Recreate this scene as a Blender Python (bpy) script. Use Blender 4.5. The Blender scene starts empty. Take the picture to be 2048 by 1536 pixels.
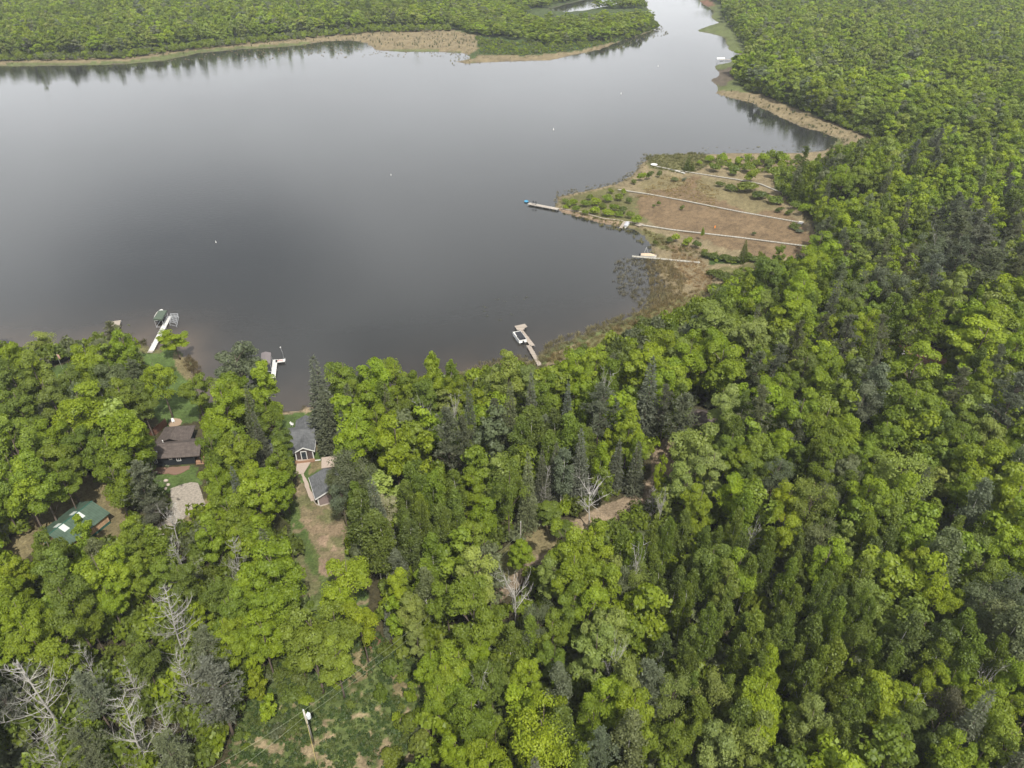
import bpy, math, random
import numpy as np
from math import radians as R, sin, cos, pi
random.seed(7); RNG = np.random.default_rng(7)
sc = bpy.context.scene
col = sc.collection

# ------------------------------------------------------------------ camera, sky, sun, exposure
CAMH, F, PITCH = 100.0, 1435.0, R(34)
cam = bpy.data.cameras.new('camera'); camo = bpy.data.objects.new('camera', cam); col.objects.link(camo)
cam.sensor_width = 36; cam.lens = 36 * F / 2048; cam.clip_start = 1; cam.clip_end = 20000
camo.location = (0, 0, CAMH); camo.rotation_euler = (R(90) - PITCH, 0, 0)
sc.camera = camo

SUN_EL, SUN_DIR = R(56), R(158)          # azimuth clockwise from +Y (right and a little behind the camera)
w = bpy.data.worlds.new('World'); sc.world = w; w.use_nodes = True
wt = w.node_tree; wt.nodes.clear()
def wn(t, **k):
    n = wt.nodes.new(t)
    for a, b in k.items(): setattr(n, a, b)
    return n
wl = wt.links.new
sky = wn('ShaderNodeTexSky', sky_type='NISHITA', sun_disc=False)
sky.sun_elevation = SUN_EL; sky.sun_rotation = SUN_DIR; sky.air_density = 1.0; sky.dust_density = 1.5
tc = wn('ShaderNodeTexCoord')
mp = wn('ShaderNodeMapping'); mp.inputs['Scale'].default_value = (1.0, 1.0, 2.2)
wl(tc.outputs['Generated'], mp.inputs['Vector'])
no = wn('ShaderNodeTexNoise'); no.inputs['Scale'].default_value = 1.7; no.inputs['Detail'].default_value = 5; no.inputs['Roughness'].default_value = 0.5
wl(mp.outputs[0], no.inputs['Vector'])
sep = wn('ShaderNodeSeparateXYZ'); wl(tc.outputs['Generated'], sep.inputs[0])
cov = wn('ShaderNodeMapRange'); cov.inputs[1].default_value = 0.40; cov.inputs[2].default_value = 0.60   # cloud cover from the noise
wl(no.outputs['Fac'], cov.inputs[0])
low = wn('ShaderNodeMapRange', interpolation_type='SMOOTHSTEP')                                          # closed cloud towards the horizon
low.inputs[1].default_value = 0.62; low.inputs[2].default_value = 0.42; wl(sep.outputs['Z'], low.inputs[0])
mx = wn('ShaderNodeMath', operation='MAXIMUM'); wl(cov.outputs[0], mx.inputs[0]); wl(low.outputs[0], mx.inputs[1])
# one rift of blue between the clouds
gd = wn('ShaderNodeVectorMath', operation='DISTANCE')
GAP = (-0.38, 0.845, 0.385)
gs = wn('ShaderNodeMapping'); gs.inputs['Scale'].default_value = (1.0, 1.0, 1.9); gs.inputs['Location'].default_value = (0, 0, 0)
wl(tc.outputs['Generated'], gs.inputs['Vector']); wl(gs.outputs[0], gd.inputs[0]); gd.inputs[1].default_value = (GAP[0], GAP[1], GAP[2] * 1.9)
gn = wn('ShaderNodeMath', operation='MULTIPLY_ADD'); wl(no.outputs['Fac'], gn.inputs[0]); gn.inputs[1].default_value = 0.35; wl(gd.outputs['Value'], gn.inputs[2])
gm = wn('ShaderNodeMapRange', interpolation_type='SMOOTHSTEP'); gm.inputs[1].default_value = 0.23; gm.inputs[2].default_value = 0.50; gm.inputs[3].default_value = 0.38; wl(gn.outputs[0], gm.inputs[0])
mm = wn('ShaderNodeMath', operation='MULTIPLY'); wl(mx.outputs[0], mm.inputs[0]); wl(gm.outputs[0], mm.inputs[1])
cr = wn('ShaderNodeValToRGB')            # cloud brightness against height
e = cr.color_ramp.elements
e[0].position = 0.0; e[0].color = (.95, .96, .97, 1)
e[1].position = 1.0; e[1].color = (.68, .69, .70, 1)
a = e.new(0.16); a.color = (.86, .88, .90, 1)
a = e.new(0.27); a.color = (.82, .84, .86, 1)
a = e.new(0.40); a.color = (.78, .80, .82, 1)
a = e.new(0.52); a.color = (.70, .71, .72, 1)
a = e.new(0.72); a.color = (.62, .63, .64, 1)
wl(sep.outputs['Z'], cr.inputs[0])
cs = wn('ShaderNodeVectorMath', operation='SCALE'); cs.inputs['Scale'].default_value = 12.6; wl(cr.outputs[0], cs.inputs[0])
n2 = wn('ShaderNodeTexNoise'); n2.inputs['Scale'].default_value = 3.0; n2.inputs['Detail'].default_value = 4; wl(mp.outputs[0], n2.inputs['Vector'])
n2r = wn('ShaderNodeMapRange'); n2r.inputs[1].default_value = .3; n2r.inputs[2].default_value = .7; n2r.inputs[3].default_value = .86; n2r.inputs[4].default_value = 1.1; wl(n2.outputs['Fac'], n2r.inputs[0])
cs2 = wn('ShaderNodeVectorMath', operation='SCALE'); wl(cs.outputs[0], cs2.inputs[0]); wl(n2r.outputs[0], cs2.inputs['Scale'])
mix = wn('ShaderNodeMix', data_type='RGBA'); sks = wn('ShaderNodeVectorMath', operation='SCALE'); sks.inputs['Scale'].default_value = .45; wl(sky.outputs[0], sks.inputs[0])
wl(mm.outputs[0], mix.inputs[0]); wl(sks.outputs[0], mix.inputs[6]); wl(cs2.outputs[0], mix.inputs[7])
bg = wn('ShaderNodeBackground'); bg.inputs['Strength'].default_value = 0.10; wl(mix.outputs[2], bg.inputs['Color'])
wo = wn('ShaderNodeOutputWorld'); wl(bg.outputs[0], wo.inputs['Surface'])

sl = bpy.data.lights.new('sun', 'SUN'); sl.energy = 4.2; sl.angle = R(0.8); sl.color = (1, .95, .87)
so = bpy.data.objects.new('sun', sl); col.objects.link(so); so.location = (200, -200, 400)
so.rotation_euler = (R(90) - SUN_EL, 0, -SUN_DIR + pi)

sc.view_settings.view_transform = 'Standard'; sc.view_settings.look = 'None'
sc.view_settings.exposure = 0.5; sc.view_settings.gamma = 1
sc.cycles.max_bounces = 5; sc.cycles.diffuse_bounces = 3; sc.cycles.glossy_bounces = 2; sc.cycles.transmission_bounces = 2; sc.cycles.transparent_max_bounces = 4
sc.cycles.volume_bounces = 0
sc.cycles.use_denoising = True
sc.cycles.sample_clamp_indirect = 5

# ------------------------------------------------------------------ geometry helpers
def P(px, py, z=1.0):
    """point of the plane at height z that lies behind a pixel of the 2048 x 1536 photograph"""
    x = (px - 1024) / F; u = (768 - py) / F
    d = (x, cos(PITCH) + u * sin(PITCH), -sin(PITCH) + u * cos(PITCH))
    t = (z - CAMH) / d[2]
    return np.array((d[0] * t, d[1] * t, z))
def Pn(px, py, z=1.0):
    x = (px - 1024) / F; u = (768 - py) / F
    dy = cos(PITCH) + u * sin(PITCH); dz = -sin(PITCH) + u * cos(PITCH)
    t = (z - CAMH) / dz
    return x * t, dy * t
def proj(x, y, z):
    zz = z - CAMH
    dep = y * cos(PITCH) - zz * sin(PITCH)
    up = y * sin(PITCH) + zz * cos(PITCH)
    return 1024 + F * x / dep, 768 - F * up / dep, dep
def ppm(x, y, z):                       # pixels per metre there
    return F / (y * cos(PITCH) - (z - CAMH) * sin(PITCH))

def inpoly(X, Y, poly):
    c = np.zeros(np.shape(X), bool); n = len(poly); j = n - 1
    for i in range(n):
        xi, yi = poly[i]; xj, yj = poly[j]
        if yi != yj:
            c ^= ((yi > Y) != (yj > Y)) & (X < (xj - xi) * (Y - yi) / (yj - yi) + xi)
        j = i
    return c
def pts(s):
    v = [float(a) for a in s.replace(',', ' ').split()]
    return list(zip(v[0::2], v[1::2]))

def vnoise(x, y, s=1.0, seed=0):
    """smooth value noise in -1..1"""
    x = np.asarray(x, float) / s + seed * 17.3; y = np.asarray(y, float) / s + seed * 9.1
    xi = np.floor(x); yi = np.floor(y); fx = x - xi; fy = y - yi
    fx = fx * fx * (3 - 2 * fx); fy = fy * fy * (3 - 2 * fy)
    def h(a, b):
        v = np.sin(a * 127.1 + b * 311.7 + seed * 3.7) * 43758.5453
        return (v - np.floor(v)) * 2 - 1
    return (h(xi, yi) * (1 - fx) + h(xi + 1, yi) * fx) * (1 - fy) + (h(xi, yi + 1) * (1 - fx) + h(xi + 1, yi + 1) * fx) * fy

LAKE = pts('''-900,690 -300,712 0,704 60,716 100,708 165,704 182,694 205,690 240,688 284,680 300,694 318,697 333,684 349,694 360,712 372,722 384,738 396,752 402,790
 425,822 470,828 540,822 560,823 585,822 604,817 613,806 640,812 700,806 800,784 836,768 880,762 925,742 965,734 1005,727 1040,722 1066,727 1080,712 1098,692 1150,676 1200,657 1260,632
 1298,614 1326,592 1322,560 1306,530 1312,505 1300,490 1290,474 1270,461 1245,455 1200,446 1150,432 1112,419 1118,393 1160,384 1232,368 1262,350 1280,328 1312,310 1380,307
 1500,306 1600,306 1658,300 1673,277 1640,264 1600,255 1560,235 1500,206 1432,188 1436,176 1420,160 1440,150 1430,131 1478,119 1480,108 1456,100 1450,76 1425,68 1390,62
 1420,51 1437,46 1420,36 1427,22 1404,8 1398,0 1376,-30 1350,-60 1180,-60 1255,-25 1290,-6 1297,20 1312,40 1318,55 1300,64 1250,80 1200,99 1150,110 1100,121 1000,124
 932,128 912,123 944,116 922,106 860,104 800,104 750,101 732,86 700,81 650,83 600,91 540,96 480,99 400,106 330,121 250,129 150,132 0,133 -900,136''')
LAKE2 = pts('1092,19 1130,24 1175,20 1230,8 1288,-4 1310,-30 1240,-30 1195,-6 1140,7')
def topoly(p): return [tuple(Pn(a, b, 0.0)) for a, b in p]
LAKEW, LAKE2W = topoly(LAKE), topoly(LAKE2)
def segdist(X, Y, poly):
    X = X.astype(np.float32); Y = Y.astype(np.float32)
    d = np.full(X.shape, 1e9, np.float32); n = len(poly)
    for i in range(n):
        x0, y0 = poly[i]; x1, y1 = poly[(i + 1) % n]
        dx, dy = x1 - x0, y1 - y0; L = dx * dx + dy * dy + 1e-9
        t = np.clip(((X - x0) * dx + (Y - y0) * dy) / L, 0, 1)
        d = np.minimum(d, (X - x0 - t * dx) ** 2 + (Y - y0 - t * dy) ** 2)
    return np.sqrt(d)
def shore(X, Y):
    """signed distance to the shoreline in metres, land positive"""
    X = np.atleast_1d(np.asarray(X, float)); Y = np.atleast_1d(np.asarray(Y, float))
    wx = X + vnoise(X, Y, 7, 1) * 1.1 + vnoise(X, Y, 2.5, 2) * .5; wy = Y + vnoise(X, Y, 7, 3) * 1.1 + vnoise(X, Y, 2.5, 4) * .5
    ins = inpoly(wx, wy, LAKEW) | inpoly(wx, wy, LAKE2W)
    d = np.minimum(segdist(wx, wy, LAKEW), segdist(wx, wy, LAKE2W))
    return np.where(ins, -d, d)
MARSH = pts('''1085,420 1110,385 1230,362 1262,340 1290,305 1400,300 1600,300 1680,290 1700,320 1620,345 1570,400 1612,440 1625,480 1615,505 1590,520 1500,520 1470,545 1430,560 1425,590 1340,630 1260,675
 1180,705 1110,725 1060,742 1000,748 930,760 900,752 960,730 1040,715 1080,690 1200,640 1280,610 1300,560 1280,500 1250,465 1150,440''')
def ground_z(X, Y, d=None):
    if d is None: d = shore(X, Y)
    px, py, _ = proj(np.asarray(X, float), np.asarray(Y, float), 0.5)
    m = inpoly(px, py, MARSH)
    t = np.clip(d / 9, 0, 1); t = t * t * (3 - 2 * t)
    land = .03 + t * .97
    land = np.where(m, .03 + .22 * np.clip(d / 3, 0, 1), land)
    wz = np.maximum(-2.5, -.12 + d * .09)
    return np.where(d > 0, land, wz)
def gz(x, y): return float(ground_z(np.array([x]), np.array([y]))[0])

def mesh_np(name, verts, faces, mats=(), smooth=False):
    """faces: (M,4) or (M,3) int array"""
    me = bpy.data.meshes.new(name)
    verts = np.asarray(verts, np.float32); faces = np.asarray(faces, np.int32)
    me.vertices.add(len(verts)); me.vertices.foreach_set('co', verts.ravel())
    if len(faces):
        k = faces.shape[1]
        me.loops.add(faces.size); me.loops.foreach_set('vertex_index', faces.ravel())
        me.polygons.add(len(faces)); me.polygons.foreach_set('loop_start', np.arange(0, faces.size, k, dtype=np.int32))
        try: me.polygons.foreach_set('loop_total', np.full(len(faces), k, np.int32))
        except Exception: pass
        me.polygons.foreach_set('use_smooth', np.full(len(faces), smooth))
    for m in mats: me.materials.append(m)
    me.update(calc_edges=True)
    return me
def link(name, me, parent=None):
    o = bpy.data.objects.new(name, me); col.objects.link(o)
    if parent: o.parent = parent
    return o
def tag(o, label=None, cat=None, group=None, kind=None):
    if label: o['label'] = label
    if cat: o['category'] = cat
    if group: o['group'] = group
    if kind: o['kind'] = kind
    return o
def thing(name, label, cat, loc, rz=0, group=None):
    o = bpy.data.objects.new(name, None); col.objects.link(o); o.empty_display_size = .5
    o.location = loc; o.rotation_euler = (0, 0, rz)
    return tag(o, label, cat, group)

class MB:
    """collects solids, then links them as one mesh object"""
    def __init__(s): s.v = []; s.f = []
    def add(s, vs, fs):
        b = len(s.v); s.v += [tuple(map(float, v)) for v in vs]; s.f += [tuple(i + b for i in f) for f in fs]; return s
    def box(s, x0, x1, y0, y1, z0, z1, skew=None):
        vs = [(x, y, z) for z in (z0, z1) for y in (y0, y1) for x in (x0, x1)]
        return s.add(vs, [(0, 2, 3, 1), (4, 5, 7, 6), (0, 1, 5, 4), (2, 6, 7, 3), (0, 4, 6, 2), (1, 3, 7, 5)])
    def prism(s, poly, z0, z1):
        n = len(poly); vs = [(x, y, z0) for x, y in poly] + [(x, y, z1) for x, y in poly]
        a = sum(poly[i][0] * poly[(i + 1) % n][1] - poly[(i + 1) % n][0] * poly[i][1] for i in range(n))
        f = [tuple(range(n))[::-1], tuple(range(n, 2 * n))] + [(i, (i + 1) % n, n + (i + 1) % n, n + i) for i in range(n)]
        if a < 0: f = [q[::-1] for q in f]
        return s.add(vs, f)
    def tube(s, path, rad, n=6, cap=True):
        path = [np.array(p, float) for p in path]; b = len(s.v)
        rad = rad if isinstance(rad, (list, tuple)) else [rad] * len(path)
        for i, p in enumerate(path):
            t = path[min(i + 1, len(path) - 1)] - path[max(i - 1, 0)]; t /= (np.linalg.norm(t) + 1e-9)
            a = np.cross(t, (0, 0, 1) if abs(t[2]) < .9 else (1, 0, 0)); a /= np.linalg.norm(a); c = np.cross(t, a)
            for k in range(n):
                q = p + (a * cos(2 * pi * k / n) + c * sin(2 * pi * k / n)) * rad[i]; s.v.append(tuple(q))
        for i in range(len(path) - 1):
            for k in range(n):
                s.f.append((b + i * n + k, b + i * n + (k + 1) % n, b + (i + 1) * n + (k + 1) % n, b + (i + 1) * n + k))
        if cap and n > 2:
            s.f.append(tuple(b + k for k in range(n))[::-1]); s.f.append(tuple(b + (len(path) - 1) * n + k for k in range(n)))
        return s
    def lathe(s, prof, c=(0, 0, 0), n=14):
        b = len(s.v)
        for r, z in prof:
            for k in range(n): s.v.append((c[0] + r * cos(2 * pi * k / n), c[1] + r * sin(2 * pi * k / n), c[2] + z))
        for i in range(len(prof) - 1):
            for k in range(n): s.f.append((b + i * n + k, b + i * n + (k + 1) % n, b + (i + 1) * n + (k + 1) % n, b + (i + 1) * n + k))
        s.f.append(tuple(b + k for k in range(n))[::-1]); s.f.append(tuple(b + (len(prof) - 1) * n + k for k in range(n)))
        return s
    def rot(s, ang, c=(0, 0)):
        ca, sa = cos(ang), sin(ang)
        s.v = [(c[0] + (x - c[0]) * ca - (y - c[1]) * sa, c[1] + (x - c[0]) * sa + (y - c[1]) * ca, z) for x, y, z in s.v]; return s
    def mesh(s, name, m, smooth=False):
        me = bpy.data.meshes.new(name); me.from_pydata(s.v, [], s.f)
        if m: me.materials.append(m)
        if smooth:
            for p in me.polygons: p.use_smooth = True
        return me
    def build(s, name, m, parent=None, smooth=False, bevel=0):
        o = link(name, s.mesh(name, m, smooth), parent)
        if bevel:
            b = o.modifiers.new('bevel', 'BEVEL'); b.width = bevel; b.segments = 2; b.limit_method = 'ANGLE'
        return o

# ------------------------------------------------------------------ materials
def newmat(name):
    m = bpy.data.materials.new(name); m.use_nodes = True
    nt = m.node_tree; b = nt.nodes.get('Principled BSDF')
    return m, nt, b
def setspec(b, v): b.inputs['Specular IOR Level'].default_value = v
def mat(name, c, rough=.8, var=.15, scale=6.0, spec=.3, stretch=(1, 1, 1), bump=0.0, metal=0, c2=None):
    m, nt, b = newmat(name); L = nt.links.new
    t = nt.nodes.new('ShaderNodeTexCoord'); mp = nt.nodes.new('ShaderNodeMapping'); mp.inputs['Scale'].default_value = stretch
    L(t.outputs['Object'], mp.inputs[0])
    n = nt.nodes.new('ShaderNodeTexNoise'); n.inputs['Scale'].default_value = scale; n.inputs['Detail'].default_value = 5; n.inputs['Roughness'].default_value = .65
    L(mp.outputs[0], n.inputs['Vector'])
    r = nt.nodes.new('ShaderNodeValToRGB'); e = r.color_ramp.elements; e[0].position = .3; e[1].position = .7
    c2 = c2 or tuple(x * (1 - var) for x in c); c1 = tuple(min(1, x * (1 + var * .6)) for x in c)
    e[0].color = (*c2, 1); e[1].color = (*c1, 1); L(n.outputs['Fac'], r.inputs[0]); L(r.outputs[0], b.inputs['Base Color'])
    b.inputs['Roughness'].default_value = rough; b.inputs['Metallic'].default_value = metal; setspec(b, spec)
    if bump:
        bp = nt.nodes.new('ShaderNodeBump'); bp.inputs['Strength'].default_value = bump; bp.inputs['Distance'].default_value = .05
        L(n.outputs['Fac'], bp.inputs['Height']); L(bp.outputs[0], b.inputs['Normal'])
    return m
def shingle(name, c, rows=5.5, metal_ribs=False):
    m, nt, b = newmat(name); L = nt.links.new
    t = nt.nodes.new('ShaderNodeTexCoord')
    br = nt.nodes.new('ShaderNodeTexBrick'); br.inputs['Scale'].default_value = 1.0
    br.inputs['Brick Width'].default_value = .45 if metal_ribs else .9; br.inputs['Row Height'].default_value = 30 if metal_ribs else .16
    br.inputs['Mortar Size'].default_value = .025; br.inputs['Color1'].default_value = (*c, 1)
    br.inputs['Color2'].default_value = (*[x * .72 for x in c], 1); br.inputs['Mortar'].default_value = (*[x * .55 for x in c], 1)
    if metal_ribs: br.offset = 0; br.inputs['Color2'].default_value = (*[x * .93 for x in c], 1)
    L(t.outputs['UV'], br.inputs['Vector'])
    n = nt.nodes.new('ShaderNodeTexNoise'); n.inputs['Scale'].default_value = 1.3; n.inputs['Detail'].default_value = 6; L(t.outputs['Object'], n.inputs['Vector'])
    rr = nt.nodes.new('ShaderNodeMapRange'); rr.inputs[1].default_value = .3; rr.inputs[2].default_value = .7; rr.inputs[3].default_value = .78; rr.inputs[4].default_value = 1.15; L(n.outputs['Fac'], rr.inputs[0])
    s = nt.nodes.new('ShaderNodeVectorMath'); s.operation = 'SCALE'; L(br.outputs['Color'], s.inputs[0]); L(rr.outputs[0], s.inputs['Scale'])
    L(s.outputs[0], b.inputs['Base Color']); b.inputs['Roughness'].default_value = .5 if metal_ribs else .9; setspec(b, .35 if metal_ribs else .15)
    return m
def plank(name, c, w=.14, rough=.85):
    m, nt, b = newmat(name); L = nt.links.new
    t = nt.nodes.new('ShaderNodeTexCoord'); sx = nt.nodes.new('ShaderNodeSeparateXYZ'); L(t.outputs['Object'], sx.inputs[0])
    q = nt.nodes.new('ShaderNodeMath'); q.operation = 'DIVIDE'; q.inputs[1].default_value = w; L(sx.outputs['Y'], q.inputs[0])
    fl = nt.nodes.new('ShaderNodeMath'); fl.operation = 'FLOOR'; L(q.outputs[0], fl.inputs[0])
    fr = nt.nodes.new('ShaderNodeMath'); fr.operation = 'FRACT'; L(q.outputs[0], fr.inputs[0])
    wnn = nt.nodes.new('ShaderNodeTexWhiteNoise'); wnn.noise_dimensions = '1D'; L(fl.outputs[0], wnn.inputs['W'])
    g = nt.nodes.new('ShaderNodeMath'); g.operation = 'LESS_THAN'; g.inputs[1].default_value = .1; L(fr.outputs[0], g.inputs[0])
    mr = nt.nodes.new('ShaderNodeMapRange'); mr.inputs[3].default_value = .72; mr.inputs[4].default_value = 1.1; L(wnn.outputs['Value'], mr.inputs[0])
    s = nt.nodes.new('ShaderNodeVectorMath'); s.operation = 'SCALE'; s.inputs[0].default_value = c; L(mr.outputs[0], s.inputs['Scale'])
    mx = nt.nodes.new('ShaderNodeMix'); mx.data_type = 'RGBA'; L(g.outputs[0], mx.inputs[0]); L(s.outputs[0], mx.inputs[6]); mx.inputs[7].default_value = (*[x * .3 for x in c], 1)
    L(mx.outputs[2], b.inputs['Base Color']); b.inputs['Roughness'].default_value = rough; setspec(b, .2)
    return m

def attr_node(nt, name, typ='GEOMETRY'):
    a = nt.nodes.new('ShaderNodeAttribute'); a.attribute_type = typ; a.attribute_name = name; return a
def foliage_mat():
    m, nt, b = newmat('foliage'); nt.nodes.remove(b); L = nt.links.new
    c = attr_node(nt, 'leafcol', 'INSTANCER'); v = attr_node(nt, 'tv')
    oi = nt.nodes.new('ShaderNodeObjectInfo')
    r1 = nt.nodes.new('ShaderNodeMapRange'); r1.inputs[3].default_value = .74; r1.inputs[4].default_value = 1.26; L(v.outputs['Fac'], r1.inputs[0])
    hs = nt.nodes.new('ShaderNodeHueSaturation')
    rh = nt.nodes.new('ShaderNodeMapRange'); rh.inputs[3].default_value = .508; rh.inputs[4].default_value = .496; L(v.outputs['Fac'], rh.inputs[0])
    ro = nt.nodes.new('ShaderNodeMapRange'); ro.inputs[3].default_value = .93; ro.inputs[4].default_value = 1.07; L(oi.outputs['Random'], ro.inputs[0])
    vv = nt.nodes.new('ShaderNodeMath'); vv.operation = 'MULTIPLY'; L(r1.outputs[0], vv.inputs[0]); L(ro.outputs[0], vv.inputs[1])
    L(c.outputs['Color'], hs.inputs['Color']); L(rh.outputs[0], hs.inputs['Hue']); L(vv.outputs[0], hs.inputs['Value'])
    d = nt.nodes.new('ShaderNodeBsdfDiffuse'); L(hs.outputs[0], d.inputs['Color'])
    tr = nt.nodes.new('ShaderNodeBsdfTranslucent')
    hs2 = nt.nodes.new('ShaderNodeHueSaturation'); hs2.inputs['Hue'].default_value = .492; hs2.inputs['Saturation'].default_value = 1.1; hs2.inputs['Value'].default_value = 1.15
    L(hs.outputs[0], hs2.inputs['Color']); L(hs2.outputs[0], tr.inputs['Color'])
    mx = nt.nodes.new('ShaderNodeMixShader'); mx.inputs[0].default_value = .48; L(d.outputs[0], mx.inputs[1]); L(tr.outputs[0], mx.inputs[2])
    gl = nt.nodes.new('ShaderNodeBsdfGlossy'); gl.inputs['Roughness'].default_value = .5; gl.inputs['Color'].default_value = (.9, .95, 1, 1)
    m2 = nt.nodes.new('ShaderNodeMixShader'); m2.inputs[0].default_value = .018; L(mx.outputs[0], m2.inputs[1]); L(gl.outputs[0], m2.inputs[2])
    o = nt.nodes.get('Material Output'); L(m2.outputs[0], o.inputs['Surface'])
    return m
M_LEAF = foliage_mat()
M_BARK = mat('bark', (.13, .10, .08), var=.4, scale=3, stretch=(1, 1, .3), bump=.4)
M_BIRCH = mat('birch_bark', (.55, .52, .46), var=.45, scale=2.5, stretch=(.6, .6, 2.5))
M_DEAD = mat('dead_wood', (.33, .315, .285), var=.35, scale=2)
M_DEADW = mat('bleached_wood', (.42, .40, .37), var=.3, scale=2)

# ------------------------------------------------------------------ ground sheet
COLS = dict(
    duff_and_shade=(.052, .046, .024), grass=(.085, .110, .035), dry=(.155, .130, .068), dirt=(.200, .155, .105), tan=(.180, .146, .086), cran=(.145, .103, .060), drive=(.155, .128, .075),
    reedg=(.095, .112, .042), sand=(.27, .21, .135), red=(.14, .08, .05), mud=(.09, .075, .055), olive=(.110, .105, .045), lawn=(.070, .105, .030), shr=(.045, .07, .02), pinkd=(.235, .172, .118))
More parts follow.
